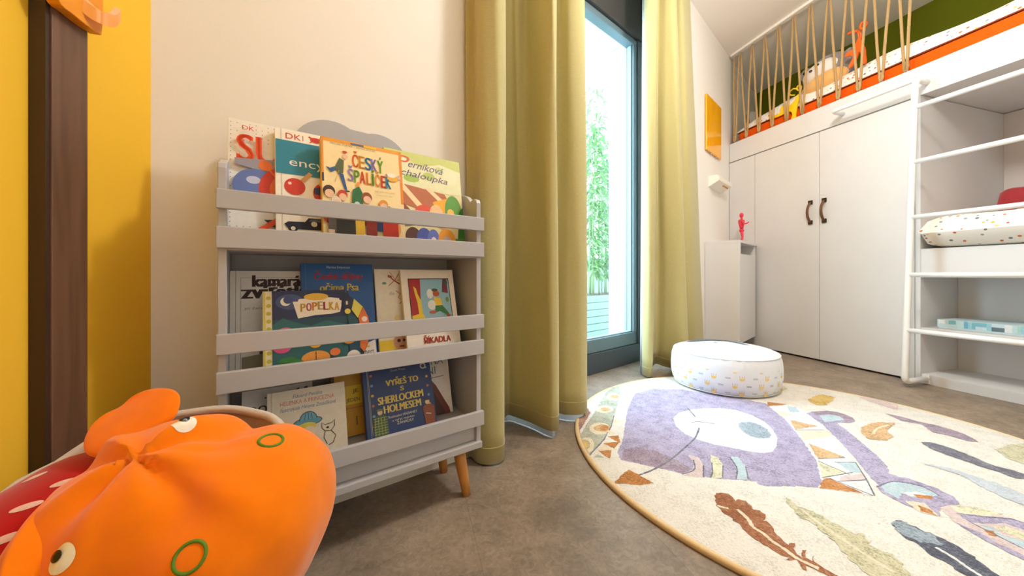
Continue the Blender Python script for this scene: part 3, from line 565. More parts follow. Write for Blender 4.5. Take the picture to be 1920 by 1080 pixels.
art += [('t', (170,186,210), 'Gareth Moore', .38, .875, .22, .035), ('e', (226,220,190), (.88,.89,.045,.045)), ('e', (60,80,120), (.88,.89,.03,.03)),
  ('t', (240,216,120), 'VYŘEŠ TO', .30, .675, .48, .115, 0, 0, .006), ('t', (240,216,120), 'S', .50, .58, .05, .065, 0, 0, .004), ('t', (240,216,120), 'SHERLOCKEM', .17, .435, .66, .105, 0, 0, .006), ('t', (240,216,120), 'HOLMESEM', .24, .305, .54, .105, 0, 0, .006), ('t', (226,222,206), 'Rozlouskni HÁDANKY', .29, .225, .42, .045), ('t', (226,222,206), 'a vyřeš nejednu', .34, .165, .32, .04), ('t', (226,222,206), 'ZÁHADU!', .40, .12, .24, .05),
  ('p', (70,96,70), [(.08,.02),(.09,.26),(.14,.30),(.22,.30),(.27,.26),(.28,.02)]), ('e', (214,190,160), (.18,.335,.035,.035)), ('e', (110,120,90), (.18,.37,.045,.018)), ('p', (140,76,50), [(.82,.02),(.80,.26),(.84,.30),(.94,.30),(.98,.26),(.97,.02)]), ('e', (226,200,170), (.88,.34,.035,.035)), ('e', (90,60,40), (.88,.375,.045,.012)), ('l', (236,226,200), [(.84,.18),(.92,.16)], .012)]
for k in range(4): art += [('l', (190,200,110), [(.10 + .045*k, .03), (.11 + .04*k, .27)], .005)]
for k in range(7): art += [('l', (190,200,110), [(.085, .05 + .035*k), (.275, .05 + .035*k)], .005)]
book('picture_book', 'navy blue puzzle book with pale yellow capital letters on the bottom tier', .2695, .4415, .203, .364, .050, .106, .020, (44,70,130), (44,64,116), art)
book('picture_book', 'white book with grey-blue capitals and a brown figure, last on the bottom tier', .386, .515, .203, .372, .106, .148, .010, (226,222,216), (228,222,216),
  [('t', (90,110,130), 'ENA', .48, .80, .40, .12), ('t', (90,110,130), 'NI', .48, .65, .20, .12), ('l', (90,60,50), [(.40,.585),(.86,.60)], .012), ('p', (110,52,36), [(.40,0),(.50,.50),(.58,.54),(.66,.46),(.92,.08),(.94,0)]), ('p', (70,34,28), [(.52,0),(.58,.40),(.80,.06),(.8,0)])])

# rug pattern: colour, kind, raggedness, line width, outline in metres from the rug centre
RUG_ART = [
 ('pinkbrown','poly',1,0,[(-0.703,0.303),(-0.758,0.192),(-0.772,0.128),(-0.78,0.058),(-0.782,0.018),(-0.7,0.209),(-0.707,0.263)]),
 ('sage','poly',1,0,[(-0.585,0.495),(-0.531,0.573),(-0.484,0.614),(-0.498,0.525),(-0.61,0.209),(-0.671,0.059),(-0.717,-0.035),(-0.773,-0.119),(-0.777,-0.089),(-0.782,-0.006),(-0.782,0.026),(-0.714,0.178)]),
 ('white','poly',1,0,[(-0.586,0.517),(-0.583,0.495),(-0.698,0.219),(-0.778,0.038),(-0.78,0.059),(-0.704,0.241)]),
 ('cream','poly',1,0,[(-0.656,0.084),(-0.662,0.068),(-0.671,0.053),(-0.682,0.042),(-0.695,0.035),(-0.708,0.032),(-0.719,0.035),(-0.729,0.042),(-0.735,0.053),(-0.738,0.068),(-0.737,0.084),(-0.732,0.101),(-0.723,0.117),(-0.711,0.13),(-0.698,0.138),(-0.684,0.141),(-0.672,0.138),(-0.662,0.13),(-0.656,0.117),(-0.654,0.101)]),
 ('tan','poly',1,0,[(-0.656,0.089),(-0.66,0.079),(-0.666,0.07),(-0.675,0.064),(-0.685,0.059),(-0.695,0.058),(-0.704,0.059),(-0.712,0.064),(-0.718,0.07),(-0.72,0.079),(-0.72,0.089),(-0.716,0.099),(-0.71,0.108),(-0.701,0.115),(-0.691,0.12),(-0.681,0.121),(-0.671,0.12),(-0.663,0.115),(-0.657,0.108),(-0.655,0.099)]),
 ('orange','poly',1,0,[(-0.661,0.089),(-0.664,0.082),(-0.668,0.077),(-0.673,0.072),(-0.679,0.069),(-0.685,0.068),(-0.691,0.069),(-0.695,0.072),(-0.698,0.077),(-0.7,0.082),(-0.699,0.089),(-0.697,0.095),(-0.693,0.101),(-0.688,0.106),(-0.682,0.109),(-0.675,0.11),(-0.67,0.109),(-0.665,0.106),(-0.662,0.101),(-0.661,0.095)]),
 ('cream','poly',1,0,[(-0.745,-0.046),(-0.749,-0.063),(-0.756,-0.078),(-0.764,-0.09),(-0.773,-0.097),(-0.776,-0.099),(-0.776,-0.095),(-0.777,-0.088),(-0.778,-0.076),(-0.78,-0.061),(-0.781,-0.045),(-0.781,-0.028),(-0.782,-0.013),(-0.781,0.001),(-0.772,0.009),(-0.762,0.012),(-0.754,0.009),(-0.747,0.001),(-0.743,-0.013),(-0.742,-0.029)]),
 ('sage','poly',1,0,[(-0.76,-0.046),(-0.763,-0.058),(-0.768,-0.069),(-0.773,-0.077),(-0.778,-0.083),(-0.777,-0.084),(-0.778,-0.082),(-0.778,-0.075),(-0.779,-0.067),(-0.78,-0.057),(-0.781,-0.045),(-0.781,-0.033),(-0.782,-0.023),(-0.782,-0.014),(-0.779,-0.008),(-0.772,-0.006),(-0.766,-0.008),(-0.762,-0.014),(-0.759,-0.023),(-0.758,-0.034)]),
 ('yellow','poly',1,0,[(-0.764,-0.046),(-0.767,-0.056),(-0.771,-0.065),(-0.776,-0.073),(-0.778,-0.077),(-0.778,-0.078),(-0.778,-0.076),(-0.779,-0.072),(-0.779,-0.063),(-0.78,-0.055),(-0.781,-0.045),(-0.781,-0.035),(-0.782,-0.027),(-0.782,-0.019),(-0.781,-0.014),(-0.775,-0.012),(-0.77,-0.014),(-0.766,-0.019),(-0.764,-0.027),(-0.763,-0.036)]),
 ('cream','poly',1,0,[(-0.599,0.28),(-0.604,0.267),(-0.612,0.256),(-0.622,0.247),(-0.634,0.242),(-0.646,0.24),(-0.657,0.242),(-0.666,0.247),(-0.672,0.256),(-0.675,0.267),(-0.675,0.28),(-0.67,0.293),(-0.662,0.305),(-0.652,0.314),(-0.64,0.32),(-0.627,0.322),(-0.615,0.32),(-0.606,0.314),(-0.6,0.305),(-0.597,0.293)]),
 ('tan','poly',1,0,[(-0.609,0.28),(-0.611,0.273),(-0.616,0.267),(-0.623,0.262),(-0.63,0.258),(-0.638,0.257),(-0.645,0.258),(-0.65,0.262),(-0.654,0.267),(-0.656,0.273),(-0.656,0.28),(-0.653,0.287),(-0.649,0.294),(-0.642,0.299),(-0.635,0.302),(-0.627,0.303),(-0.62,0.302),(-0.614,0.299),(-0.61,0.294),(-0.608,0.287)]),
 ('cream','poly',1,0,[(-0.524,0.441),(-0.53,0.426),(-0.538,0.413),(-0.548,0.403),(-0.558,0.397),(-0.569,0.394),(-0.578,0.397),(-0.586,0.403),(-0.591,0.413),(-0.592,0.426),(-0.59,0.441),(-0.585,0.455),(-0.577,0.469),(-0.567,0.48),(-0.556,0.487),(-0.545,0.489),(-0.535,0.487),(-0.527,0.48),(-0.523,0.469),(-0.522,0.455)]),
 ('tan','poly',1,0,[(-0.529,0.441),(-0.532,0.433),(-0.537,0.426),(-0.543,0.42),(-0.55,0.417),(-0.556,0.416),(-0.563,0.417),(-0.568,0.42),(-0.571,0.426),(-0.572,0.433),(-0.571,0.441),(-0.568,0.448),(-0.564,0.455),(-0.558,0.461),(-0.55,0.465),(-0.544,0.466),(-0.537,0.465),(-0.532,0.461),(-0.529,0.455),(-0.528,0.448)]),
 ('slate','poly',0,0,[(-0.61,0.209),(-0.649,0.102),(-0.7,-0.006),(-0.773,-0.117),(-0.774,-0.112),(-0.702,0.001),(-0.651,0.107),(-0.614,0.209)]),
 ('lilac','poly',1,0,[(-0.683,-0.144),(-0.601,-0.185),(-0.522,-0.224),(-0.439,-0.248),(-0.327,-0.264),(-0.334,-0.28),(-0.312,-0.287),(-0.224,-0.287),(-0.179,-0.295),(-0.143,-0.264),(-0.068,-0.154),(-0.001,-0.012),(0.077,0.181),(0.101,0.298),(0.116,0.35),(0.043,0.406),(-0.073,0.482),(-0.175,0.547),(-0.319,0.564),(-0.441,0.482),(-0.533,0.285),(-0.606,0.08),(-0.638,-0.012),(-0.678,-0.093)]),
 ('mauve','poly',2,0,[(-0.679,-0.141),(-0.6,-0.182),(-0.521,-0.221),(-0.479,-0.203),(-0.503,-0.147),(-0.549,-0.089),(-0.603,-0.063),(-0.652,-0.078)]),
 ('orange','poly',1,0,[(-0.684,0.018),(-0.643,0.026),(-0.651,-0.039)]),
 ('orange','poly',1,0,[(-0.712,-0.035),(-0.648,-0.021),(-0.683,-0.074)]),
 ('orange','poly',1,0,[(-0.741,-0.091),(-0.693,-0.074),(-0.715,-0.139)]),
 ('cream','poly',1,0,[(-0.741,-0.085),(-0.711,-0.039),(-0.689,-0.085)]),
 ('cream','poly',1,0,[(-0.671,0.071),(-0.642,0.042),(-0.683,0.03)]),
 ('cream','poly',1,0,[(-0.619,0.188),(-0.594,0.154),(-0.636,0.13)]),
 ('cream','poly',1,0,[(-0.576,0.274),(-0.548,0.346),(-0.537,0.274)]),
 ('cream','poly',1,0,[(-0.537,0.384),(-0.501,0.481),(-0.488,0.41)]),
 ('sage','poly',1,0,[(-0.771,-0.132),(-0.744,-0.111),(-0.73,-0.133)]),
 ('white','poly',0,0,[(-0.377,0.182),(-0.331,0.238),(-0.268,0.272),(-0.198,0.291),(-0.125,0.291),(-0.07,0.272),(-0.035,0.214),(-0.028,0.148),(-0.044,0.077),(-0.079,0.003),(-0.122,-0.054),(-0.163,-0.093),(-0.198,-0.104),(-0.237,-0.094),(-0.285,-0.066),(-0.33,-0.044),(-0.369,-0.008),(-0.393,0.036),(-0.4,0.102)]),
 ('greyblue','poly',1,0,[(-0.144,0.128),(-0.118,0.144),(-0.083,0.148),(-0.067,0.121),(-0.065,0.077),(-0.081,0.031),(-0.106,0.006),(-0.147,0.001),(-0.165,0.019),(-0.169,0.054),(-0.162,0.09)]),
 ('slate','line',0,0.006,[(-0.316,0.09),(-0.371,0.008),(-0.43,-0.054),(-0.524,-0.146),(-0.598,-0.202),(-0.654,-0.233)]),
 ('slate','line',0,0.006,[(-0.268,0.296),(-0.272,0.256),(-0.28,0.196)]),
 ('slate','line',0,0.005,[(-0.326,0.134),(-0.293,0.148),(-0.237,0.128)]),
 ('orange','poly',1,0,[(-0.673,-0.202),(-0.655,-0.225),(-0.645,-0.243),(-0.624,-0.272),(-0.658,-0.282),(-0.734,-0.271),(-0.707,-0.236)]),
 ('pink','poly',1,0,[(-0.453,-0.115),(-0.428,-0.129),(-0.436,-0.179),(-0.473,-0.245),(-0.518,-0.238),(-0.522,-0.225),(-0.477,-0.202),(-0.46,-0.163)]),
 ('paleyellow','poly',1,0,[(-0.383,-0.115),(-0.366,-0.129),(-0.376,-0.179),(-0.417,-0.248),(-0.451,-0.248),(-0.417,-0.195)]),
 ('paleblue','poly',1,0,[(-0.326,-0.129),(-0.299,-0.129),(-0.311,-0.187),(-0.346,-0.255),(-0.381,-0.255),(-0.348,-0.202)]),
 ('slate','line',0,0.004,[(-0.452,-0.146),(-0.475,-0.202),(-0.524,-0.228)]),
 ('slate','line',0,0.004,[(-0.436,-0.179),(-0.468,-0.243)]),
 ('slate','line',0,0.004,[(-0.402,-0.163),(-0.429,-0.217),(-0.45,-0.246)]),
 ('slate','line',0,0.004,[(-0.376,-0.179),(-0.415,-0.246)]),
 ('slate','line',0,0.004,[(-0.326,-0.129),(-0.343,-0.195),(-0.38,-0.253)]),
 ('slate','line',0,0.004,[(-0.311,-0.187),(-0.345,-0.253)]),
 ('white','poly',0,0,[(0.102,0.299),(0.216,0.338),(0.225,0.233),(0.161,0.093),(0.097,-0.051),(0.048,-0.161),(0.011,-0.232),(-0.058,-0.33),(-0.176,-0.296),(-0.144,-0.265),(-0.066,-0.153),(-0.001,-0.013),(0.076,0.179)]),
 ('orange','poly',1,0,[(0.137,0.371),(0.205,0.338),(0.098,0.314)]),
 ('paleblue','poly',1,0,[(0.187,0.314),(0.216,0.304),(0.192,0.247),(0.148,0.247)]),
 ('paleyellow','poly',1,0,[(0.103,0.269),(0.143,0.219),(0.075,0.199)]),
 ('tan','poly',1,0,[(0.088,0.166),(0.151,0.105),(0.04,0.076)]),
 ('tan','poly',1,0,[(0.002,-0.037),(0.044,-0.129),(-0.052,-0.141)]),
 ('paleyellow','poly',1,0,[(-0.062,-0.153),(-0.029,-0.219),(-0.123,-0.242)]),
 ('paleblue','poly',1,0,[(-0.012,-0.161),(0.048,-0.161),(0.011,-0.222),(-0.018,-0.215)]),
 ('pink','poly',1,0,[(-0.07,-0.239),(0.01,-0.226),(-0.007,-0.255),(-0.093,-0.265)]),
 ('orange','poly',1,0,[(-0.129,-0.252),(-0.108,-0.249),(-0.078,-0.319),(-0.176,-0.296)]),
 ('cream','poly',1,0,[(0.045,0.071),(0.162,0.071),(0.13,0.017),(-0.001,-0.013)]),
 ('slate','line',0,0.004,[(-0.128,-0.246),(-0.014,-0.219)]),
 ('slate','line',0,0.004,[(-0.062,-0.153),(-0.034,-0.232)]),
 ('slate','line',0,0.004,[(-0.1,-0.265),(-0.009,-0.257)]),
 ('slate','line',0,0.004,[(-0.108,-0.249),(-0.062,-0.33)]),
 ('slate','line',0,0.004,[(-0.009,-0.257),(-0.058,-0.33)]),
 ('slate','line',0,0.004,[(-0.016,-0.161),(0.048,-0.161)]),
 ('slate','line',0,0.004,[(0.048,-0.161),(-0.009,-0.257)]),
 ('slate','line',0,0.004,[(0.035,0.071),(0.147,0.071)]),
 ('slate','line',0,0.004,[(-0.052,-0.141),(0.041,-0.133)]),
 ('lilac','poly',1,0,[(0.208,0.233),(0.249,0.253),(0.314,0.262),(0.351,0.247),(0.361,0.222),(0.36,0.186),(0.338,0.151),(0.303,0.135),(0.25,0.141),(0.235,0.082),(0.194,-0.023),(0.156,-0.121),(0.125,-0.183),(0.088,-0.226),(0.098,-0.236),(0.066,-0.268),(-0.002,-0.284),(0.016,-0.239),(0.07,-0.137),(0.13,-0.003),(0.181,0.117)]),
 ('mauve','poly',0,0,[(0.249,0.253),(0.314,0.262),(0.351,0.247),(0.361,0.222),(0.36,0.186),(0.338,0.151),(0.303,0.135),(0.286,0.139),(0.315,0.179),(0.31,0.213),(0.278,0.226),(0.229,0.213)]),
 ('paleblue','poly',1,0,[(0.245,0.213),(0.291,0.222),(0.319,0.199),(0.308,0.169),(0.256,0.151),(0.209,0.144)]),
 ('lilac','poly',1,0,[(0.085,-0.232),(0.119,-0.251),(0.143,-0.296),(0.144,-0.338),(0.123,-0.366),(0.064,-0.373),(0.019,-0.411),(-0.007,-0.394),(-0.019,-0.361),(-0.027,-0.322),(-0.015,-0.29)]),
 ('paleblue','poly',1,0,[(0.006,-0.279),(0.062,-0.265),(0.111,-0.288),(0.114,-0.326),(0.085,-0.338),(0.063,-0.322),(0.023,-0.322),(-0.008,-0.342),(-0.014,-0.313)]),
 ('white','poly',1,0,[(0.027,-0.317),(0.072,-0.313),(0.084,-0.33),(0.035,-0.334)]),
 ('orange','poly',1,0,[(0.049,-0.326),(0.097,-0.331),(0.074,-0.347),(0.046,-0.342)]),
 ('cream','poly',1,0,[(-0.001,-0.353),(0.039,-0.361),(0.019,-0.411),(-0.011,-0.397)]),
 ('orange','poly',1,0,[(0.016,-0.368),(0.024,-0.383),(0.017,-0.409),(-0.007,-0.394)]),
 ('pink','poly',1,0,[(0.056,-0.379),(0.107,-0.368),(0.15,-0.379),(0.201,-0.437),(0.044,-0.547),(0.035,-0.518),(0.031,-0.474),(0.032,-0.431)]),
 ('paleyellow','poly',1,0,[(0.093,-0.372),(0.153,-0.377),(0.188,-0.404),(0.109,-0.412),(0.082,-0.397)]),
 ('lilac','poly',1,0,[(0.073,-0.401),(0.133,-0.411),(0.183,-0.418),(0.196,-0.44),(0.162,-0.465),(0.144,-0.437),(0.099,-0.437),(0.068,-0.431)]),
 ('paleyellow','poly',1,0,[(0.1,-0.447),(0.135,-0.447),(0.149,-0.474),(0.117,-0.496),(0.107,-0.474)]),
 ('paleblue','poly',1,0,[(0.082,-0.437),(0.072,-0.468),(0.077,-0.502),(0.087,-0.518),(0.117,-0.496),(0.086,-0.479),(0.096,-0.45)]),
 ('orange','poly',1,0,[(0.071,-0.456),(0.084,-0.462),(0.07,-0.48),(0.056,-0.474)]),
 ('lilac','poly',1,0,[(0.032,-0.431),(0.046,-0.462),(0.043,-0.496),(0.058,-0.538),(0.038,-0.552),(0.031,-0.52),(0.027,-0.476)]),
 ('slate','line',0,0.004,[(0.073,-0.401),(0.129,-0.414),(0.179,-0.421),(0.192,-0.443)]),
 ('slate','line',0,0.004,[(0.068,-0.431),(0.072,-0.468),(0.08,-0.523)]),
 ('slate','line',0,0.004,[(-0.015,-0.292),(0.062,-0.265),(0.111,-0.288),(0.114,-0.33)]),
 ('brown','poly',1,0,[(-0.484,-0.331),(-0.473,-0.32),(-0.459,-0.316),(-0.444,-0.323),(-0.438,-0.339),(-0.442,-0.353),(-0.428,-0.344),(-0.416,-0.353),(-0.41,-0.371),(-0.417,-0.386),(-0.403,-0.39),(-0.4,-0.404),(-0.41,-0.422),(-0.421,-0.427),(-0.41,-0.428),(-0.412,-0.445),(-0.414,-0.454),(-0.421,-0.473),(-0.418,-0.488),(-0.416,-0.502),(-0.403,-0.496),(-0.399,-0.499),(-0.41,-0.513),(-0.416,-0.529),(-0.413,-0.539),(-0.397,-0.516),(-0.389,-0.518),(-0.407,-0.539),(-0.401,-0.547),(-0.385,-0.532),(-0.397,-0.549),(-0.394,-0.557),(-0.384,-0.573),(-0.378,-0.584),(-0.374,-0.593),(-0.39,-0.589),(-0.401,-0.577),(-0.41,-0.565),(-0.421,-0.557),(-0.43,-0.571),(-0.436,-0.567),(-0.429,-0.552),(-0.428,-0.542),(-0.451,-0.544),(-0.434,-0.537),(-0.452,-0.532),(-0.455,-0.521),(-0.469,-0.502),(-0.479,-0.479),(-0.486,-0.454),(-0.483,-0.438),(-0.493,-0.425),(-0.485,-0.418),(-0.496,-0.401),(-0.5,-0.371)]),
 ('cream','line',0,0.009,[(-0.456,-0.386),(-0.452,-0.422),(-0.457,-0.448),(-0.447,-0.47),(-0.444,-0.491),(-0.434,-0.513),(-0.426,-0.539),(-0.415,-0.552),(-0.402,-0.566)]),
 ('cream','line',0,0.007,[(-0.499,-0.371),(-0.486,-0.379),(-0.476,-0.382)]),
 ('olive','poly',2,0,[(-0.303,-0.33),(-0.299,-0.349),(-0.293,-0.379),(-0.272,-0.394),(-0.257,-0.44),(-0.241,-0.471),(-0.222,-0.468),(-0.239,-0.507),(-0.219,-0.528),(-0.222,-0.552),(-0.238,-0.588),(-0.314,-0.588),(-0.318,-0.562),(-0.312,-0.507),(-0.307,-0.474),(-0.307,-0.437),(-0.323,-0.418),(-0.315,-0.383)]),
 ('cream','line',0,0.008,[(-0.296,-0.383),(-0.293,-0.431),(-0.284,-0.485),(-0.275,-0.528),(-0.261,-0.575)]),
 ('navy','poly',2,0,[(-0.118,-0.431),(-0.087,-0.426),(-0.076,-0.456),(-0.06,-0.479),(-0.052,-0.507),(-0.057,-0.543),(-0.063,-0.571),(-0.067,-0.59),(-0.132,-0.59),(-0.126,-0.552),(-0.138,-0.533),(-0.131,-0.502),(-0.14,-0.479),(-0.132,-0.456)]),
 ('greyblue','poly',2,0,[(-0.117,-0.431),(-0.089,-0.427),(-0.081,-0.456),(-0.066,-0.474),(-0.078,-0.502),(-0.121,-0.496),(-0.137,-0.476),(-0.132,-0.456)]),
 ('white','line',0,0.008,[(-0.104,-0.51),(-0.1,-0.54),(-0.102,-0.566),(-0.1,-0.59)]),
 ('slate','poly',1,0,[(0.403,-0.025),(0.439,-0.031),(0.457,-0.071),(0.458,-0.113),(0.455,-0.148),(0.455,-0.185),(0.475,-0.203),(0.483,-0.231),(0.452,-0.253),(0.426,-0.249),(0.424,-0.216),(0.407,-0.185),(0.399,-0.153),(0.386,-0.113),(0.382,-0.076)]),
 ('mauve','poly',1,0,[(0.541,0.232),(0.572,0.199),(0.584,0.151),(0.613,0.121),(0.633,0.071),(0.629,0.024),(0.607,-0.025),(0.575,-0.019),(0.56,0.024),(0.533,0.05),(0.57,0.121),(0.53,0.159)]),
 ('pink','poly',1,0,[(0.62,0.441),(0.66,0.42),(0.682,0.379),(0.699,0.333),(0.632,0.269),(0.624,0.322),(0.614,0.371)]),
 ('tan','poly',2,0,[(0.272,0.06),(0.325,0.105),(0.384,0.135),(0.441,0.141),(0.484,0.135),(0.413,0.093),(0.373,0.06),(0.342,0.007),(0.285,-0.013),(0.245,-0.008),(0.251,0.027)]),
 ('cream','line',0,0.008,[(0.299,0.038),(0.357,0.082),(0.437,0.117)]),
 ('yellow','poly',2,0,[(0.344,0.396),(0.404,0.441),(0.47,0.468),(0.501,0.432),(0.451,0.388),(0.378,0.33),(0.332,0.33),(0.329,0.363)]),
 ('olive','poly',1,0,[(0.308,0.578),(0.38,0.621),(0.37,0.557),(0.284,0.506)]),
 ('iceblue','poly',2,0,[(0.249,-0.158),(0.277,-0.181),(0.305,-0.19),(0.318,-0.237),(0.34,-0.272),(0.348,-0.327),(0.279,-0.375),(0.271,-0.337),(0.276,-0.288),(0.291,-0.233),(0.266,-0.199)]),
 ('olive','poly',2,0,[(0.593,-0.082),(0.68,-0.048),(0.756,-0.037),(0.56,-0.176),(0.551,-0.143)]),
]

# ================================================================ RUG
RX, RY, RR = .9926, 1.2787, .796
rug = thing('rug', 'round cream rug with a lilac animal and feather pattern', 'rug', Matrix.Translation((RX, RY, 0)))
RF = Matrix.Translation((RX, RY, 0))
def pile(name, c, vary=.30, scale=190):
    m, nt, b = new_mat(name); L = nt.links.new
    tc = N(nt, 'ShaderNodeTexCoord'); n1 = N(nt, 'ShaderNodeTexNoise', Scale=170.0, Detail=3.0, Roughness=.8); n2 = N(nt, 'ShaderNodeTexNoise', Scale=26.0, Detail=3.0)
    for q in (n1, n2): L(tc.outputs['Object'], q.inputs['Vector'])
    ad = N(nt, 'ShaderNodeMath', operation='MULTIPLY_ADD'); ad.inputs[1].default_value = .45; L(n2.outputs['Fac'], ad.inputs[0]); L(n1.outputs['Fac'], ad.inputs[2])
    r = N(nt, 'ShaderNodeValToRGB'); e = r.color_ramp.elements; dk = tuple(v*(.90 if min(c) > 190 else .76) for v in c); lt = tuple(v + (250 - v)*.26 for v in c)
    e[0].position = .56; e[0].color = rgb(dk); e[1].position = .88; e[1].color = rgb(lt); x = e.new(.72); x.color = rgb(c)
    L(ad.outputs[0], r.inputs['Fac']); L(r.outputs['Color'], b.inputs['Base Color'])
    b.inputs['Roughness'].default_value = .95; b.inputs['Specular IOR Level'].default_value = .05; b.inputs['Sheen Weight'].default_value = .25
    bp = N(nt, 'ShaderNodeBump', Strength=1.0, Distance=.006); L(n1.outputs['Fac'], bp.inputs['Height']); L(bp.outputs['Normal'], b.inputs['Normal'])
    return m
RUGC = dict(cream=(240,224,196), white=(240,239,236), lilac=(178,166,196), mauve=(162,140,158), sage=(186,188,168), orange=(196,124,52), tan=(222,176,120), yellow=(222,184,92), pink=(224,202,198), pinkbrown=(180,134,116), paleyellow=(232,226,190), paleblue=(192,212,218), greyblue=(158,172,184), slate=(112,110,124), navy=(84,88,106), brown=(164,98,56), olive=(214,206,168), iceblue=(204,210,218), ground=(240,233,221))
RM = {k: pile('pile_' + k, v) for k, v in RUGC.items()}
n = 160
mb = MB(RF)
rings = [(0, .0128), (.2, .0128), (.45, .0128), (.7, .0128), (.77, .0126), (.785, .0115)]
vs = [(0, 0, .0128)]
for r, z in rings[1:]: vs += [(r*math.cos(2*math.pi*j/n), r*math.sin(2*math.pi*j/n), z) for j in range(n)]
fs = [(0, 1 + j, 1 + (j+1) % n) for j in range(n)]
for k in range(len(rings) - 2): fs += [(1 + k*n + j, 1 + (k+1)*n + j, 1 + (k+1)*n + (j+1) % n, 1 + k*n + (j+1) % n) for j in range(n)]
mb.add(vs, fs, RM['ground'], True)
rr = random.Random(5); zl = .0129
for col, kind, fz, w, P in RUG_ART:
    zl += .000012; m = RM[col]
    if kind == 'line':
        Q = [Vector(p) for p in P]; Q = [Vector((q.x, q.y)) for q in catmull([(p.x, p.y, 0) for p in Q], 6)]
        up = []; dn = []
        for i, p in enumerate(Q):
            d = (Q[min(i+1, len(Q)-1)] - Q[max(i-1, 0)]).normalized(); q = Vector((-d.y, d.x))*w/2*rr.uniform(.7, 1.2); up.append(p+q); dn.append(p-q)
        k = len(Q); mb.add([(p.x, p.y, zl) for p in up + dn], [(i, k+i, k+i+1, i+1) for i in range(k-1)], m); continue
    amp = (.0008, .0022, .0045)[fz]; R = []
    for i in range(len(P)):                      # tufted, slightly ragged outline
        a = Vector(P[i]); b = Vector(P[(i+1) % len(P)]); k = max(1, int((b-a).length/.007)); nn = Vector((-(b-a).y, (b-a).x)).normalized() if (b-a).length > 1e-6 else Vector((0, 0))
        for j in range(k): R.append(a.lerp(b, j/k) + nn*rr.uniform(-amp, amp))
    mb.add([(p.x, p.y, zl) for p in R], [tuple(range(len(R)))], m)
o = mb.build('pile', rug)
bmx = bmesh.new(); bmx.from_mesh(o.data); bmesh.ops.triangulate(bmx, faces=[f for f in bmx.faces if len(f.verts) > 4])
for f in bmx.faces:
    if f.normal.z < 0: f.normal_flip()
bmx.to_mesh(o.data); bmx.free()
mb = MB(RF)
prof = [(.782, .0005), (.782, .0118), (.786, .0135), (.791, .0135), (.7955, .011), (.797, .006), (.795, .0005)]
vs = [(r*math.cos(2*math.pi*j/n), r*math.sin(2*math.pi*j/n), z) for r, z in prof for j in range(n)]
k = len(prof); mb.add(vs, [(i*n + j, i*n + (j+1) % n, ((i+1) % k)*n + (j+1) % n, ((i+1) % k)*n + j) for i in range(k) for j in range(n)], fabric('rug_binding', (226, 196, 150), 500), True)
tag(mb.build('edge_binding', rug), 'tan sewn edge binding')

# ================================================================ POUF
px, py = 1.086, 1.93
pouf = thing('pouf', 'white round pouf with little printed suns standing on the rug', 'pouf', Matrix.Translation((px, py, .0135)))
PF = Matrix.Translation((px, py, .0135))
M_POUF = fabric('pouf_cotton', (226, 228, 233), 500, .3, .04)
prof = [(.0, 0), (.12, .0), (.215, .002), (.243, .012), (.257, .035), (.263, .07), (.263, .11), (.259, .150), (.249, .180)]
top = [(.249, .180), (.240, .187), (.215, .195), (.17, .203), (.11, .209), (.05, .212), (.0, .213)]
def wr(r, z, a): # gathered seams: small puckers near the seam and the base
    k = math.exp(-((z - .177)/.03)**2) * .6 + math.exp(-((z - .012)/.02)**2)*.5
    return r * (1 + .013*k*math.sin(a*38 + 1.5*math.sin(a*5)) + .006*math.sin(a*3 + 1) * (z > .02))
NP = 120; mb = MB(PF)
def surf(P, m):
    vs = [(wr(r, z, 2*math.pi*j/NP)*math.cos(2*math.pi*j/NP), wr(r, z, 2*math.pi*j/NP)*math.sin(2*math.pi*j/NP), z) for r, z in P for j in range(NP)]
    mb.add(vs, [(i*NP + j, i*NP + (j+1) % NP, (i+1)*NP + (j+1) % NP, (i+1)*NP + j) for i in range(len(P)-1) for j in range(NP)], m, True)
surf([tuple(p) for p in [(v.x, v.y) for v in catmull([(a, b, 0) for a, b in prof], 3)]], M_POUF)
def on_side(a, z): # point on the side wall
    r = .2632 if .06 < z < .12 else (.2632 - (z - .12)*.27 if z >= .12 else .2632 - (.06 - z)*.16)
    r = wr(r, z, a) + .0006; return (r*math.cos(a), r*math.sin(a), z)
SUN = ink((236, 200, 110), .9); DASH = ink((150, 158, 172), .9); SUNC = ink((214, 160, 60), .9)
for row in range(4):
    z = .026 + row*.036
    for k in range(28):
        a = 2*math.pi*(k + .5*(row % 2))/28; s = .012
        if k % 2 == row % 2:
            mb.add([on_side(a + s*math.cos(t)/.263, z + s*math.sin(t)) for t in [math.pi + i*math.pi/8 for i in range(9)]], [tuple(range(9))], SUN, True)
            for w in (-.7, 0, .7): mb.add([on_side(a + (w*s + d)/.263, z + q) for d, q in ((-.001, .003), (.001, .003), (.0007 + .3*w*s, .013), (-.0007 + .3*w*s, .013))], [(0, 1, 2, 3)], SUNC, True)
        else:
            for d in (-.003, .0015): mb.add([on_side(a + p/.263, z + d + q) for p, q in ((-.011, 0), (.011, 0), (.011, .0020), (-.011, .0020))], [(0, 1, 2, 3)], DASH, True)
mb.build('side_panel', pouf)
mb = MB(PF); surf([tuple(p) for p in [(v.x, v.y) for v in catmull([(a, b, 0) for a, b in top], 3)]], M_POUF)
def on_top(x, y):
    r = math.hypot(x, y); T = top
    for (r1, z1), (r0, z0) in zip(T, T[1:]):
        if r0 <= r <= r1: return (x, y, z0 + (z1 - z0)*(r - r0)/(r1 - r0) + .0035)
    return (x, y, .182)
FACE = ink((112, 130, 150), .9); DARK = ink((70, 84, 100), .9)
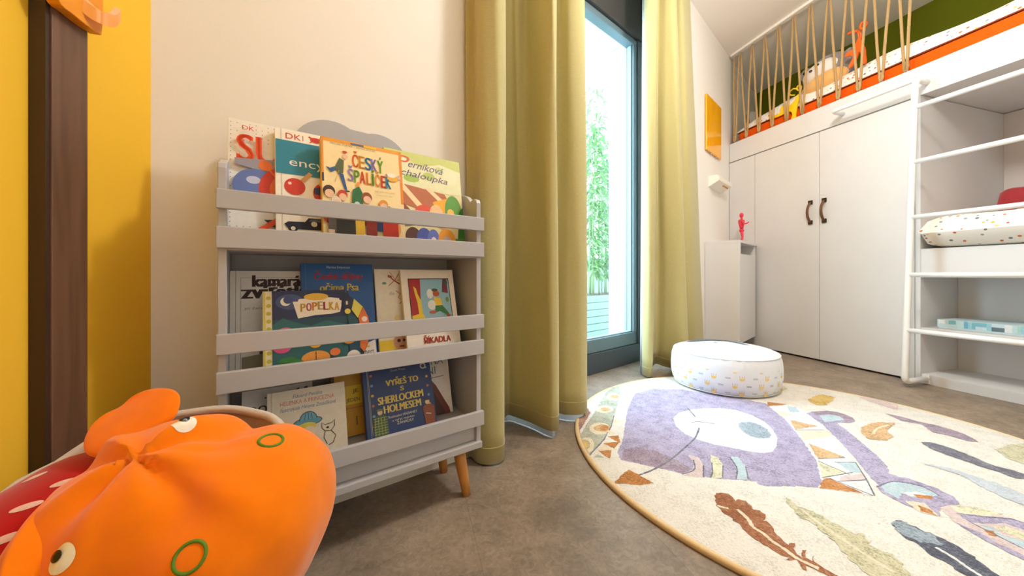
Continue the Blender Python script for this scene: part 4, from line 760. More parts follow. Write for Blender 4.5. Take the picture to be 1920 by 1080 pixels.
def top_patch(P, m):
    P = [Vector(p) for p in P]; c = sum(P, Vector((0, 0)))/len(P); R = []
    for i in range(len(P)):
        for j in range(4): R.append(P[i].lerp(P[(i+1) % len(P)], j/4))
    mb.add([on_top(*c)] + [on_top(*(c.lerp(p, .5))) for p in R] + [on_top(*p) for p in R], [(0, 1+i, 1 + (i+1) % len(R)) for i in range(len(R))] + [(1+i, 1+len(R)+i, 1+len(R)+(i+1) % len(R), 1 + (i+1) % len(R)) for i in range(len(R))], m, True)
top_patch([(-.15, .12), (-.08, .165), (.0, .175), (.07, .165), (.10, .13), (.05, .10), (.0, .11), (-.07, .105), (-.12, .10)], FACE)
top_patch([(.05, .14), (.09, .14), (.11, .07), (.13, -.02), (.10, .0), (.075, .07)], FACE)
top_patch([(-.045, .03), (-.03, .034), (-.015, .026), (-.033, .020)], DARK); top_patch([(.125, .08), (.14, .085), (.147, .074), (.13, .068)], DARK)
mb.build('top_panel', pouf)
mb = MB(PF); mb.tube([(.2505*math.cos(2*math.pi*j/72), .2505*math.sin(2*math.pi*j/72), .180) for j in range(73)], .0022, M_POUF, 6, False); mb.tube([(.246*math.cos(2*math.pi*j/72), .246*math.sin(2*math.pi*j/72), .010) for j in range(73)], .003, M_POUF, 6, False); mb.build('piping', pouf)

# ================================================================ WARDROBE AND LOFT BED
t = thing('wardrobe', 'built-in white wardrobe with two tall doors and leather handles under the loft bed', 'wardrobe', at(WD, .62, .3, 0))
mb = MB(WD); mb.box(.003, .2495, 0, .02, .012, 1.588, M_WHITE); mb.build('filler_panel', t, .001)
mb = MB(WD); mb.box(.003, 1.235, .021, .80, .05, 1.592, M_WHITE); mb.build('carcass', t)
mb = MB(WD); mb.box(.003, 1.235, .03, .6, .0, .05, plain('dark_plinth', (44, 42, 42), .6)); mb.build('plinth', t)
for x0, x1, hx in ((.2535, .7405, .686), (.7435, 1.2345, .775)):
    mb = MB(WD); mb.box(x0, x1, 0, .02, .012, 1.588, M_WHITE); d = mb.build('door', t, .0012)
    mb = MB(WD); zs = 1.122, .957
    path = [(hx, -.006, zs[0] - .010)] + [(hx, -.006 - .030*math.sin(math.pi*k/10)**.8, zs[0] - .012 - (zs[0] - zs[1] - .024)*k/10) for k in range(1, 10)] + [(hx, -.006, zs[1] + .010)]
    vs = []
    for p in path: vs += [(p[0] - .009, p[1] - .0015, p[2]), (p[0] + .009, p[1] - .0015, p[2]), (p[0] + .009, p[1] + .0015, p[2]), (p[0] - .009, p[1] + .0015, p[2])]
    k = len(path); mb.add(vs, [(4*i + j, 4*i + (j+1) % 4, 4*i + 4 + (j+1) % 4, 4*i + 4 + j) for i in range(k-1) for j in range(4)] + [(3, 2, 1, 0), (4*k-4, 4*k-3, 4*k-2, 4*k-1)], M_LEATHER, True)
    for z in (zs[0] - .012, zs[1] + .012): mb.box(hx - .0135, hx + .0135, -.009, 0, z - .014, z + .014, M_DARKM)
    tag(mb.build('handle', d, .0008), 'brown leather strap handle with dark metal ends')
t = thing('loft_bed', 'white built-in loft bed platform above the wardrobe', 'bed', at(WD, 1.2, .4, 1.596))
mb = MB(WD); mb.box(.003, 2.44, 0, .03, 1.596, 1.757, M_WHITE); mb.build('fascia', t, .0015)
mb = MB(WD); mb.box(.003, 2.44, .03, .83, 1.6, 1.66, M_WHITE); mb.build('platform', t)
mat_o = thing('mattress', 'orange mattress on the loft bed behind the ropes', 'mattress', at(WD, 1.2, .45, 1.66))
mb = MB(WD); mb.box(.045, 2.40, .055, .81, 1.66, 1.85, M_ORANGE); mb.build('cover', mat_o, .02)
mb = MB(WD); mb.tube([(.06, .053, 1.849), (1.2, .053, 1.849), (2.39, .053, 1.849)], .004, ink((150, 60, 20), .8), 6); mb.build('piping', mat_o)
# quilt with a soft profile along the bed
prof = [(.02, 1.856), (.06, 1.885), (.12, 1.915), (.22, 1.948), (.36, 1.965), (.5, 1.972), (.7, 1.968), (.9, 1.972), (1.1, 1.976), (1.25, 1.966), (1.38, 1.944), (1.5, 1.935), (1.62, 1.95), (1.8, 1.97), (2.1, 1.96), (2.38, 1.93)]
C = catmull([(s, 0, z) for s, z in prof], 6); mb = MB(WD); vs = []; yy = [.052, .056, .085, .14, .22, .35, .5, .65, .80]; ff = [0, .44, .80, .98, 1.03, 1.05, 1.04, 1.0, .9]
for p in C:
    for y, k in zip(yy, ff):
        vs.append((p.x, y + .006*math.sin(p.x*9), 1.852 + (p.z - 1.852)*k + .006*math.sin(p.x*13 + y*9)*k))
k = len(yy); mb.add(vs, [(i*k + j, (i+1)*k + j, (i+1)*k + j + 1, i*k + j + 1) for i in range(len(C)-1) for j in range(k-1)], M_CONF, True)
e0 = [tuple(vs[j]) for j in range(k)] + [(vs[0][0], yy[-1], 1.852)]; mb.add(e0, [tuple(range(len(e0)))], M_CONF)
tag(mb.build('quilt'), 'white confetti-print quilt on the orange loft mattress', 'quilt')

# open shelving under the loft, behind the ladder
t = thing('shelf_unit', 'white open shelving beside the wardrobe behind the ladder', 'shelving', at(WD, 1.85, .2, 0))
mb = MB(WD); mb.box(1.237, 1.259, 0, .83, .0, 1.596, M_WHITE); mb.build('side_panel', t, .001)
mb = MB(WD); mb.box(2.42, 2.442, 0, .83, .0, 1.596, M_WHITE); mb.build('side_panel', t, .001)
for nm, z0, z1, y0, y1 in (('shelf', .0, .052, 0, .34), ('shelf', .272, .308, 0, .34), ('seat_board', .585, .742, 0, .022), ('seat_top', .722, .744, .022, .83)):
    mb = MB(WD); mb.box(1.26, 2.419, y0, y1, z0, z1, M_WHITE); mb.build(nm, t, .001)
mb = MB(WD); mb.box(1.26, 2.419, .34, .355, .0, .722, M_WHITE); mb.build('back_panel', t)
mb = MB(WD); mb.box(1.26, 2.419, .815, .83, .744, 1.596, M_WHITE); mb.build('back_panel', t)
# confetti seat cushion
def cushion(name, label, cat, F, x0, x1, y0, y1, z0, z1, mat, rnd=.04, puff=.02, bulge=None):
    nx, ny = 40, 24; mb = MB(F); vs = []; fs = []
    def P(i, j, s):
        u = i/nx*2 - 1; v = j/ny*2 - 1; eu = (1 - abs(u)**14)**.5; ev = (1 - abs(v)**10)**.5; e = eu*ev
        zz = (z0 + z1)/2 + s*((z1 - z0)/2)*e**.55 + (puff*e if s > 0 else 0) + (.004*math.sin(u*9 + v*4)*e if s > 0 else 0)
        q = .004*math.sin(v*14)*(abs(u) > .9); 
        return (x0 + (x1 - x0)*(u*.5 + .5) + q, y0 + (y1 - y0)*(v*.5 + .5), zz)
    for s in (1, -1):
        o = len(vs)
        for i in range(nx+1):
            for j in range(ny+1): vs.append(P(i, j, s))
        for i in range(nx):
            for j in range(ny):
                a = o + i*(ny+1) + j; f = (a, a + ny + 1, a + ny + 2, a + 1); fs.append(f if s > 0 else f[::-1])
    mb.add(vs, fs, mat, True); return tag(mb.build(name), label, cat)
cushion('seat_cushion', 'thick white confetti-print seat cushion filling the bench niche', 'cushion', WD, 1.2625, 2.35, -.035, .76, .745, .905, confetti('confetti_cushion', (244, 238, 228), 40), puff=.012)
cushion('cushion', 'dark red cushion lying on the confetti seat cushion', 'cushion', WD, 1.425, 1.92, .27, .62, .900, 1.045, plain('red_velvet', (150, 8, 22), .8, vary=.1, sheen=.4), puff=.01)
# flat puzzle box on the lower shelf
t = thing('puzzle_box', 'long flat pale blue patterned box lying on the lower shelf', 'box', at(WD, 1.62, .1, .309))
mb = MB(WD); mb.box(1.308, 1.90, .05, .29, .309, .330, ink((214, 226, 230))); mb.build('tray', t, .0008)
mb = MB(WD); mb.box(1.305, 1.903, .047, .293, .318, .358, ink((200, 220, 226))); rq = random.Random(9)
x = 1.31
while x < 1.89:
    w = rq.uniform(.008, .045); c = rq.choice([(190,216,218), (120,182,196), (216,228,226), (150,200,210), (90,110,120), (226,232,230), (170,208,200), (110,170,196)])
    z0, z1 = rq.choice([(.320, .356), (.320, .340), (.336, .356), (.320, .356)]); mb.add([(x, .0465, z0), (min(x+w, 1.9), .0465, z0), (min(x+w, 1.9), .0465, z1), (x, .0465, z1)], [(0, 1, 2, 3)], ink(c)); x += w
mb.build('lid', t)

# ladder of white tubes
t = thing('ladder', 'white tubular steel ladder leaning up to the loft bed', 'ladder', at(WD, 1.49, -.15, 0))
def dl(z): return -(.19 - .09*(z - .03)/1.62)
def bend(P, r, k=6):
    out = [Vector(P[0])]
    for a, b, c in zip(P, P[1:], P[2:]):
        a, b, c = Vector(a), Vector(b), Vector(c); p = b + (a-b).normalized()*r; q = b + (c-b).normalized()*r
        for i in range(k+1):
            s = i/k; out.append((p*(1-s) + b*s)*(1-s) + (b*(1-s) + q*s)*s)
    out.append(Vector(P[-1])); return out
for s, nm in ((1.285, 'rail'), (1.735, 'rail')):
    mb = MB(WD); mb.tube(bend([(s, 0, .030), (s, dl(.03), .030), (s, dl(1.652), 1.652), (s, -.002, 1.652)], .035), .0145, M_WHITEM, 14); r = mb.build(nm, t)
    mb = MB(WD); mb.box(s - .014, s + .014, -.012, 0, .006, .054, M_WHITEM)
    for z in (.018, .042): mb.tube([(s, -.0135, z), (s, -.0115, z)], .0035, M_METAL, 8)
    mb.build('bracket', r, .001)
for z in (1.500, 1.2025, .9057, .5995, .3045):
    mb = MB(WD); mb.tube([(1.285, dl(z), z), (1.5, dl(z), z), (1.735, dl(z), z)], .0125, M_WHITEM, 14); mb.build('rung', t)
mb = MB(WD); mb.tube(bend([(1.285, -.10, 1.652), (.885, -.10, 1.652), (.885, -.002, 1.652)], .03), .013, M_WHITEM, 14); tag(mb.build('grip_rail', t), 'white grip rail along the bed front')

# rope railing: one rope laced between eye hooks in ceiling and bed front
t = thing('rope_railing', 'beige rope laced in V shapes from ceiling hooks down to the loft bed', 'railing', at(WD, .6, .02, 1.757))
bot = [.043 + .1146*k for k in range(11)]; tops = [.030] + [.097 + .1156*k for k in range(10)] + [1.222]
ZB, ZT = 1.772, 2.515
def hook(x, z, up):
    mb = MB(WD); s = 1 if up else -1
    mb.tube([(x, .018, z + s*.030), (x, .018, z + s*.010)], .0022, M_METAL, 6)
    mb.tube([(x + .008*math.sin(2*math.pi*i/10), .018, z - s*.001 + .011*math.cos(2*math.pi*i/10)) for i in range(11)], .0022, M_METAL, 6, False)
    mb.build('eye_hook', t)
for k, b0 in enumerate(bot):
    for j, tp in enumerate((tops[k], tops[k+1])):
        o = (-.006, .006)[j]; mb = MB(WD); P = []
        for i in range(9):
            u = i/8; P.append((b0 + o + (tp - o - b0 - o)*u, .018 + .003*math.sin(u*7 + k), ZB + .004 + (ZT - ZB)*u))
        mb.tube(P, .0072, M_ROPE, 8); mb.build('rope', t)
    mb = MB(WD); mb.tube([(b0 - .006, .018, ZB + .05), (b0 - .008, .018, ZB + .02), (b0 - .004, .018, ZB), (b0 + .004, .018, ZB), (b0 + .008, .018, ZB + .02), (b0 + .006, .018, ZB + .05)], .0074, M_ROPE, 8); mb.build('rope_loop', t)
    hook(b0, ZB - .002, False)
for tp in tops[:-1]: hook(tp, ZT + .004, True)
hook(tops[-1], ZT + .004, True)

# ================================================================ TOYS ON THE LOFT BED
def leaf_shape(P, n=6): return [(v.x, v.z) for v in catmull([(x, 0, z) for x, z in P + [P[0]]], n)][:-1]
# plush animal with grey hood, white face and tan belly
t = thing('plush_toy', 'round grey and white plush animal with tan belly lying on the loft bed', 'plush toy', at(WD, .69, .12, 1.90))
GF = plain('grey_fur', (150, 142, 136), .95, vary=.35, bscale=120, bump=.8, sheen=.5); WF = plain('white_plush', (240, 234, 228), .95, vary=.04, bscale=90, bump=.3, sheen=.4); TF = plain('tan_plush', (236, 182, 108), .95, vary=.06, bscale=60, bump=.2, sheen=.4)
Rr = Matrix.Rotation(math.radians(-8), 3, 'Y')
mb = MB(WD); mb.ball((.695, .160, 2.035), (.165, .085, .135), GF, Rr, 28, 18); mb.build('body', t)
mb = MB(WD); mb.ball((.680, .120, 2.055), (.125, .072, .075), WF, Rr, 24, 16); mb.build('face', t)
mb = MB(WD); mb.ball((.700, .110, 1.965), (.150, .072, .070), TF, Rr, 24, 16); mb.build('belly', t)
for dx, dz in ((-.135, .07), (.145, .06)):
    mb = MB(WD); mb.ball((.695 + dx, .145, 2.03 + dz), (.04, .035, .05), GF, None, 14, 10); mb.build('ear', t)
for dx, dz in ((-.035, -.004), (.055, .012)):
    mb = MB(WD); mb.ball((.640 + dx, .053, 2.078 + dz), (.011, .006, .009), ink((24, 20, 20), .3), None, 12, 8); mb.build('eye', t)
mb = MB(WD); mb.ball((.652, .048, 2.066), (.012, .010, .009), ink((96, 62, 52), .5), None, 12, 8); mb.build('nose', t)
# flat cut-out animals hooked on the ropes
PO = plain('orange_plastic', (246, 104, 22), .4, vary=.04); PY = plain('yellow_plastic', (250, 208, 14), .4, vary=.03)
def cutout(name, label, outline, mat, y0, y1, extra):
    t = thing(name, label, 'toy', at(WD, outline[0][0], y0, min(p[1] for p in outline)))
    mb = MB(WD); mb.slab(leaf_shape(outline, 5), y0, y1, mat); mb.build('body', t, .0015)
    for nm, path, r in extra:
        mb = MB(WD); mb.tube([(p[0], (y0+y1)/2, p[1]) for p in path], r, mat, 8); mb.build(nm, t)
cutout('giraffe_toy', 'orange giraffe-like toy climbing between the ropes above the quilt',
  [(.868,2.046),(.885,2.062),(.905,2.062),(.925,2.072),(.937,2.105),(.945,2.115),(.957,2.11),(.962,2.085),(.972,2.06),(.980,2.03),(.982,1.99),(.985,1.945),(.975,1.935),(.966,1.95),(.962,1.99),(.955,2.022),(.948,2.028),(.94,2.01),(.925,1.975),(.905,1.955),(.892,1.955),(.90,1.98),(.915,2.01),(.905,2.03),(.885,2.035)], PO, .038, .052,
  [('neck', [(.948,2.11),(.944,2.15),(.938,2.165)], .006), ('neck', [(.955,2.105),(.957,2.14),(.940,2.17)], .005), ('head', [(.938,2.168),(.915,2.178),(.893,2.185),(.886,2.180)], .009), ('ring', [(.970 + .016*math.sin(a*.628), 2.185 + .022*math.cos(a*.628)) for a in range(11)], .008)])
cutout('monkey_toy', 'yellow long-tailed toy hanging on the ropes at the bed edge',
  [(.435,1.885),(.455,1.905),(.475,1.905),(.495,1.890),(.52,1.888),(.548,1.905),(.562,1.93),(.578,1.935),(.582,1.90),(.570,1.87),(.562,1.83),(.556,1.79),(.558,1.772),(.535,1.766),(.522,1.772),(.530,1.80),(.524,1.825),(.505,1.835),(.498,1.81),(.488,1.785),(.470,1.780),(.478,1.81),(.470,1.835),(.450,1.835),(.41,1.835),(.372,1.838),(.345,1.848),(.352,1.862),(.39,1.858),(.425,1.858),(.445,1.868)], PY, .034, .046,
  [('tail', [(.578,1.93),(.588,1.955),(.592,1.985),(.582,2.005),(.566,1.998),(.562,1.98),(.575,1.965)], .006), ('arm', [(.560,1.985),(.535,1.998),(.512,1.99),(.505,1.97),(.520,1.955),(.545,1.945)], .005)])
g2, nt, b = new_mat('clear_plastic'); b.inputs['Base Color'].default_value = (.92, .9, .86, 1); b.inputs['Transmission Weight'].default_value = .85; b.inputs['Roughness'].default_value = .15; b.inputs['IOR'].default_value = 1.1
mb = MB(WD); mb.ball((.135, .10, 1.955), .05, g2); tag(mb.build('clear_ball'), 'small clear plastic ball at the head of the loft bed', 'ball')

# ================================================================ WALL BESIDE THE WARDROBE
t = thing('glossy_panel', 'glossy orange rectangular panel hung on the wall beside the curtain', 'wall panel', at(RW, .457, .01, 1.56))
mb = MB(RW); mb.box(.282, .632, .006, .018, 1.558, 1.985, plain('orange_glass', (250, 176, 10), .12)); mb.build('panel', t, .0015)
mb = MB(RW); mb.box(.30, .614, 0, .006, 1.575, 1.965, M_WHITE); mb.build('backing', t)
for x in (.40, .52):
    mb = MB(RW); mb.tube([(x, .012, 1.557), (x, .012, 1.545)], .006, M_METAL, 8); mb.build('clip', t)
t = thing('mounted_box', 'small white wedge-shaped wall box with brass studs below the orange panel', 'wall box', at(RW, .36, .05, 1.31))
mb = MB(RW)
prof = [(0, 1.372), (.062, 1.372), (.08, 1.36), (.08, 1.326), (.0, 1.285)]
vs = [(.22, y, z) for y, z in prof] + [(.55, y, z) for y, z in prof]; k = 5
mb.add(vs, [tuple(range(k)), tuple(range(2*k-1, k-1, -1))] + [((i+1) % k, i, k+i, k + (i+1) % k) for i in range(k)], plain('ivory_plastic', (244, 236, 222), .35)); mb.build('housing', t, .004)
for i in range(4):
    mb = MB(RW); mb.ball((.27 + .035*i, .058, 1.3155), (.009, .009, .007), plain('brass', (190, 140, 60), .3, .8), None, 12, 8); mb.build('stud', t)

# wall-hung cabinet in the corner
t = thing('hanging_cabinet', 'narrow white wall-hung cabinet in the corner with an open slot under its top', 'cabinet', at(RW, .42, .1, .33))
D = .238
mb = MB(RW); mb.box(.108, .625, .002, D, .832, .852, M_WHITE); mb.build('top_board', t, .0015)
mb = MB(RW); mb.box(.603, .625, .002, D, .10, .832, M_WHITE); mb.build('side_panel', t, .0012)
mb = MB(RW); mb.box(.175, .602, D - .022, D - .002, .10, .752, M_WHITE); mb.build('door', t, .0015)
mb = MB(RW); mb.box(.14, .602, .002, .016, .10, .832, M_WHITE); mb.build('back_panel', t)
mb = MB(RW); mb.box(.158, .174, .016, D - .004, .10, .832, M_WHITE); mb.build('side_panel', t)
mb = MB(RW); mb.box(.175, .602, .017, D - .024, .725, .742, M_WHITE); mb.build('shelf', t)
mb = MB(RW); mb.box(.175, .602, .017, D - .024, .10, .118, M_WHITE); mb.build('bottom_board', t)

# jointed mannequin figure on the cabinet
MR = plain('pinkish_red_paint', (226, 52, 74), .45, vary=.05)
MF = at(RW, .235, .155, .852) @ Matrix.Rotation(math.radians(200), 4, 'Z')
t = thing('mannequin', 'small pinkish-red jointed artist mannequin standing on the corner cabinet', 'figurine', MF)
def limb(nm, pts, rs, par=t):
    mb = MB(MF); mb.tube(pts, rs, MR, 10); return mb.build(nm, par)
K = 1.25
def S(p): return tuple(c*K for c in p)
def limbk(nm, pts, rs): return limb(nm, [S(p) for p in pts], [r*K for r in rs])
limbk('torso', [(0, 0, .098), (0, .001, .112), (0, .001, .135), (0, .001, .152), (0, 0, .158)], [.010, .013, .018, .019, .009])
limbk('pelvis', [(0, 0, .078), (0, 0, .086), (0, 0, .097)], [.012, .015, .010])
mb = MB(MF); mb.ball(S((0.001, .001, .185)), tuple(v*K for v in (.0115, .012, .017)), MR, None, 16, 12); mb.tube([S((0, 0, .156)), S((0, 0, .172))], .006*K, MR, 10); mb.build('head', t)
limbk('leg', [(-.008, 0, .080), (-.010, -.002, .060), (-.012, -.003, .044), (-.014, 0, .024), (-.015, .002, .007)], [.008, .0085, .006, .0068, .0045])
limbk('leg', [(.008, 0, .080), (.011, -.004, .060), (.010, -.006, .044), (.006, -.001, .024), (.002, .003, .007)], [.008, .0085, .006, .0068, .0045])
for x, y in ((-.015, -.004), (.002, -.003)):
    mb = MB(MF); mb.ball(S((x, y, .005)), tuple(v*K for v in (.006, .012, .005)), MR, None, 12, 8); mb.build('foot', t)
limbk('arm', [(-.020, 0, .152), (-.030, -.004, .138), (-.036, -.008, .124), (-.028, -.024, .128), (-.018, -.036, .136)], [.006, .0058, .0045, .0048, .0036])
limbk('arm', [(.020, 0, .152), (.032, -.002, .142), (.046, -.002, .126), (.052, -.010, .108), (.050, -.014, .092)], [.006, .0058, .0045, .0048, .0036])

# ================================================================ YELLOW WALL: WALNUT BATTEN AND COAT HOOK
t = thing('wooden_batten', 'tall dark walnut board fixed upright on the yellow wall', 'board', at(LW, .205, .01, 0))
mb = MB(LW); mb.box(.1785, .2375, .0, .0205, 0, 2.2, M_WALNUT); mb.build('front_board', t, .0012)
mb = MB(LW); mb.box(.2376, .2440, .0, .018, 0, 2.2, plain('dark_edge', (60, 40, 28), .5, vary=.3, bscale=40, stretch=(1, 1, .05))); mb.build('edge_strip', t)
t = thing('coat_hook', 'orange-yellow antler-like coat hook at the top of the walnut board', 'hook', at(LW, .2, .03, .99))
PH = plain('orange_lacquer', (236, 146, 10), .4)
mb = MB(LW)
P = [(.176, .986), (.20, .984), (.225, .985), (.250, .990), (.262, 1.04), (.255, 1.12), (.22, 1.15), (.19, 1.14), (.175, 1.09), (.173, 1.03)]
mb.slab(leaf_shape(P, 4), .0206, .036, PH); mb.build('back_plate', t, .001)
mb = MB(LW)   # curved horn that reaches out and curls up
path = [(.214, .034, 1.012), (.207, .040, 1.006), (.200, .046, 1.004), (.192, .050, 1.006), (.185, .053, 1.013), (.181, .055, 1.024)]
vs = []; C = catmull(path, 5)
for i, p in enumerate(C):
    u = i/(len(C)-1); w = .011*(1 - .15*u); vs += [(p.x, p.y, p.z - w), (p.x - .006, p.y + .004, p.z - w), (p.x - .006, p.y + .004, p.z + w), (p.x, p.y, p.z + w)]
k = len(C); mb.add(vs, [(4*i + j, 4*i + (j+1) % 4, 4*i + 4 + (j+1) % 4, 4*i + 4 + j) for i in range(k-1) for j in range(4)] + [(0, 1, 2, 3), (4*k-1, 4*k-2, 4*k-3, 4*k-4)], PH); mb.build('horn', t, .001)

# ================================================================ TOY BASKET WITH PLUSH TOYS
bx, by, br_ = -.46, .40, .172
t = thing('toy_basket', 'soft grey-white fabric toy basket standing below the walnut board', 'basket', Matrix.Translation((bx, by, 0)))
def rim_z(a):   # rim sags towards the viewer and to one side
    keys = [(-180, .318), (-150, .285), (-110, .235), (-60, .205), (-20, .225), (15, .31), (40, .360), (70, .380), (95, .386), (120, .383), (140, .372), (160, .345), (180, .318)]
    d = math.degrees(a); d = (d + 180) % 360 - 180
    for (a0, z0), (a1, z1) in zip(keys, keys[1:]):
        if a0 <= d <= a1:
            s = (d - a0)/(a1 - a0); s = s*s*(3 - 2*s); return z0 + (z1 - z0)*s
    return .3
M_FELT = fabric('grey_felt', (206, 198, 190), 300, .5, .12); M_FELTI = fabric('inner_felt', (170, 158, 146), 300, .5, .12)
NB = 72
def ringset(F, rad, zs, m, flip=False):
    vs = []
    for s in zs:
        for j in range(NB):
            a = 2*math.pi*j/NB; z = rim_z(a)*s; r = rad*(.90 + .10*s) + .003*math.sin(a*6 + s*5)
            vs.append((bx + r*math.cos(a), by + r*math.sin(a), max(z, .001)))
    fs = [(i*NB + j, i*NB + (j+1) % NB, (i+1)*NB + (j+1) % NB, (i+1)*NB + j) for i in range(len(zs)-1) for j in range(NB)]
    F.add(vs, [f[::-1] for f in fs] if flip else fs, m, True)
mb = MB(); ringset(mb, br_, [0, .1, .25, .4, .55, .7, .85, 1], M_FELT)
mb.add([(bx + br_*.9*math.cos(2*math.pi*j/NB), by + br_*.9*math.sin(2*math.pi*j/NB), .001) for j in range(NB)], [tuple(range(NB-1, -1, -1))], M_FELT)
mb.build('outer_wall', t)
mb = MB(); ringset(mb, br_ - .007, [.02, .2, .4, .6, .8, 1], M_FELTI, True); mb.build('lining', t)
mb = MB(); mb.tube([(bx + (br_ - .0035)*math.cos(2*math.pi*j/NB), by + (br_ - .0035)*math.sin(2*math.pi*j/NB), rim_z(2*math.pi*j/NB)) for j in range(NB+1)], .0065, M_FELT, 8, False); mb.build('rim', t)

def plush(balls, voxel, smooth):
    """one continuous stuffed body grown from overlapping soft volumes"""
    mb = MB()
    for c, r, R in balls: mb.ball(c, r, M_PLUSH, R, 28, 18)
    me = bpy.data.meshes.new('t'); me.from_pydata(mb.v, [], mb.f); o = bpy.data.objects.new('t', me); COL.objects.link(o)
    r = o.modifiers.new('r', 'REMESH'); r.mode = 'VOXEL'; r.voxel_size = voxel
    s = o.modifiers.new('s', 'SMOOTH'); s.iterations = smooth; s.factor = .5
    dg = bpy.context.evaluated_depsgraph_get(); m2 = bpy.data.meshes.new_from_object(o.evaluated_get(dg))
    V = [v.co.copy() for v in m2.vertices]; Fc = [tuple(p.vertices) for p in m2.polygons]; NR = [v.normal.copy() for v in m2.vertices]
    bpy.data.objects.remove(o); bpy.data.meshes.remove(me); bpy.data.meshes.remove(m2); return V, Fc, NR
M_PLUSH = plain('orange_fleece', (240, 124, 4), .95, spec=.05, vary=.07, bscale=40, bump=.12, sheen=.3)
M_REDP = plain('red_plush', (176, 8, 10), .9, spec=.08, vary=.1, bscale=60, sheen=.3)
e1 = Vector((1, 0, 0)); e2 = Vector((0, .876, .482)); e3 = Vector((0, -.482, .876))
RH = Matrix((e1, e2, e3)).transposed()
HEAD = [((-.395, .386, .342), (.086, .110, .086), RH), ((-.312, .402, .322), (.088, .112, .090), RH), ((-.355, .392, .328), (.085, .098, .083), RH)]
V, Fc, NR = plush(HEAD, .005, 9)
gather = Vector((-.386, .363, .408))
def rel(p): d = p - gather; return d.dot(e1), d.dot(e2), d.dot(e3)
W = []
for p, nr in zip(V, NR):
    a, l, u = rel(p); ph = math.atan2(l, a); d = math.sqrt(a*a + l*l + u*u)
    env = (d/.035)*math.exp(1 - d/.035) if d < .3 else 0
    k = -.006*math.exp(-(d/.022)**2)
    k += .0058*env*math.sin(ph*5 + .6) + .0028*env*math.sin(ph*9 + 2)
    # dart seams: one along the nose, one on each side
    for ps, amp in ((-.25, .0045), (.75, -.003), (-1.25, -.0035)):
        if a > -.02: k += amp*math.exp(-(((ph - ps) + math.pi) % (2*math.pi) - math.pi)**2/.02)*min(1, d/.06)*math.exp(-((d - .10)/.09)**2)
    q = p*9; k += .0048*noise.noise(q*1.7) + .0026*noise.noise(p*28)
    W.append(p + nr*k)
t = thing('plush_toy', 'big orange plush animal head with white eyes and green ring nostrils in the basket', 'plush toy', Matrix.Translation((-.36, .39, .22)))
mb = MB(); mb.add(W, Fc, M_PLUSH, True); head = mb.build('head', t)
from mathutils.bvhtree import BVHTree
BV = BVHTree.FromPolygons(W, Fc)
def on_head(dirx, dirz):
    """surface point met by a line of sight from the eye point towards (x, 1, z)"""
    d = Vector((dirx, 1, dirz)).normalized(); h = BV.ray_cast(Vector((0, 0, .6)), d); return h[0], h[1]
def patch(c, nrm, ru, rv, lift, m, nm, ring=0, tilt=0):
    nrm = nrm.normalized(); a = e1 - nrm*e1.dot(nrm); a.normalize(); b = nrm.cross(a); n = 28; mb = MB(); vs = []
    a, b = a*math.cos(tilt) + b*math.sin(tilt), b*math.cos(tilt) - a*math.sin(tilt)
    def pt(x, y, up):
        q = c + a*x + b*y; h = BV.ray_cast(q + nrm*.03, -nrm); q2 = h[0] if h[0] is not None else q; return q2 + nrm*up
    if ring:
        mb.tube([pt(ru*math.cos(2*math.pi*i/n), rv*math.sin(2*math.pi*i/n), lift) for i in range(n+1)], ring, m, 6, False)
    else:
        vs = [pt(0, 0, lift + .0015)] + [pt(ru*k*math.cos(2*math.pi*i/n), rv*k*math.sin(2*math.pi*i/n), lift + .0015*(1-k)) for k in (.5, 1) for i in range(n)]
        mb.add(vs, [(0, 1+i, 1+(i+1) % n) for i in range(n)] + [(1+i, 1+n+i, 1+n+(i+1) % n, 1+(i+1) % n) for i in range(n)], m, True)
    return mb.build(nm, t)
WEY = ink((238, 232, 214), .5); BEY = ink((18, 16, 16), .3); GRN_ = plain('green_thread', (86, 128, 30), .8)
for (dx, dz, ru, rv) in ((-1.290, -.794, .0092, .0110), (-.946, -.412, .0110, .0110)):
    c, nn = on_head(dx, dz)
    if c is None: continue
    e = patch(c, nn, ru, rv, .0006, WEY, 'eye'); p = patch(c + e1*(-.003) + e2*.002 - e1*.0, nn, .0045, .0045, .0026, BEY, 'pupil')
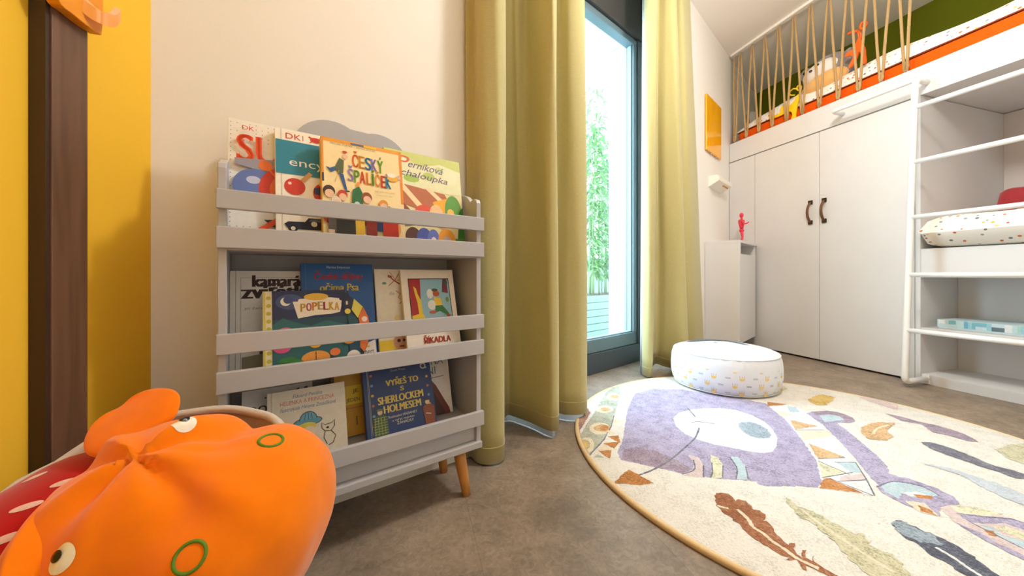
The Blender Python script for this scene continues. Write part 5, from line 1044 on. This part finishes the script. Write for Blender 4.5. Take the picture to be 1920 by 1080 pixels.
for (dx, dz, ru, rv) in ((-.933, -.791, .0115, .0115), (-.704, -.463, .0115, .0115)):
    c, nn = on_head(dx, dz)
    if c is None: continue
    patch(c, nn, ru, rv, .0002, GRN_, 'nostril_ring', ring=.0016)
def ear(base, tip, width, thick, nrm):
    base, tip = Vector(base), Vector(tip); ax = (tip - base); L_ = ax.length; ax.normalize(); nv = Vector(nrm); nv = (nv - ax*nv.dot(ax)).normalized(); sd = ax.cross(nv)
    mb = MB(); vs = []; nu, nw = 18, 16
    for i in range(nu+1):
        u = i/nu; w = width*(math.sin(math.pi*(.12 + .80*u))**.6)*(1 if u < .97 else .6)
        for j in range(nw):
            b = 2*math.pi*j/nw; th = thick*(.6 + .4*math.sin(math.pi*u)); cup = .010*math.cos(b)**2*u
            vs.append(base + ax*L_*u + sd*w*math.cos(b) + nv*(th*math.sin(b) + cup))
    fs = [(i*nw + j, i*nw + (j+1) % nw, (i+1)*nw + (j+1) % nw, (i+1)*nw + j) for i in range(nu) for j in range(nw)] + [tuple(range(nw-1, -1, -1)), tuple(range(nu*nw, (nu+1)*nw))]
    mb.add(vs, fs, M_PLUSH, True); mb.build('ear', t, subsurf=1)
ear((-.452, .434, .405), (-.512, .458, .428), .047, .010, (.3, -.7, .6))
ear((-.432, .335, .390), (-.402, .279, .346), .0165, .010, (.75, -.5, .3))
# red spotted plush below
t2 = thing('plush_toy', 'red plush with white spots wedged under the orange plush in the basket', 'plush toy', Matrix.Translation((-.47, .40, .15)))
V2, F2, N2 = plush([((-.466, .402, .225), (.152, .152, .130), None), ((-.525, .415, .285), (.102, .12, .088), None), ((-.44, .47, .30), (.085, .085, .075), None), ((-.52, .44, .315), (.09, .10, .068), None)], .007, 8)
mb = MB(); mb.add(V2, F2, M_REDP, True); mb.build('body', t2)
BV = BVHTree.FromPolygons(V2, F2); t = t2; e1 = Vector((.75, .5, .3))
for px_, py_, ru in ((152, 850, .011), (65, 895, .010), (50, 950, .011), (12, 1010, .011), (96, 815, .008), (345, 775, .008), (120, 905, .010)):
    c, nn = on_head((px_ - 980)/670, -(py_ - 515)/670)
    if c is not None: patch(c, nn, ru, ru*.38, .0005, ink((226, 190, 180), .8), 'spot')
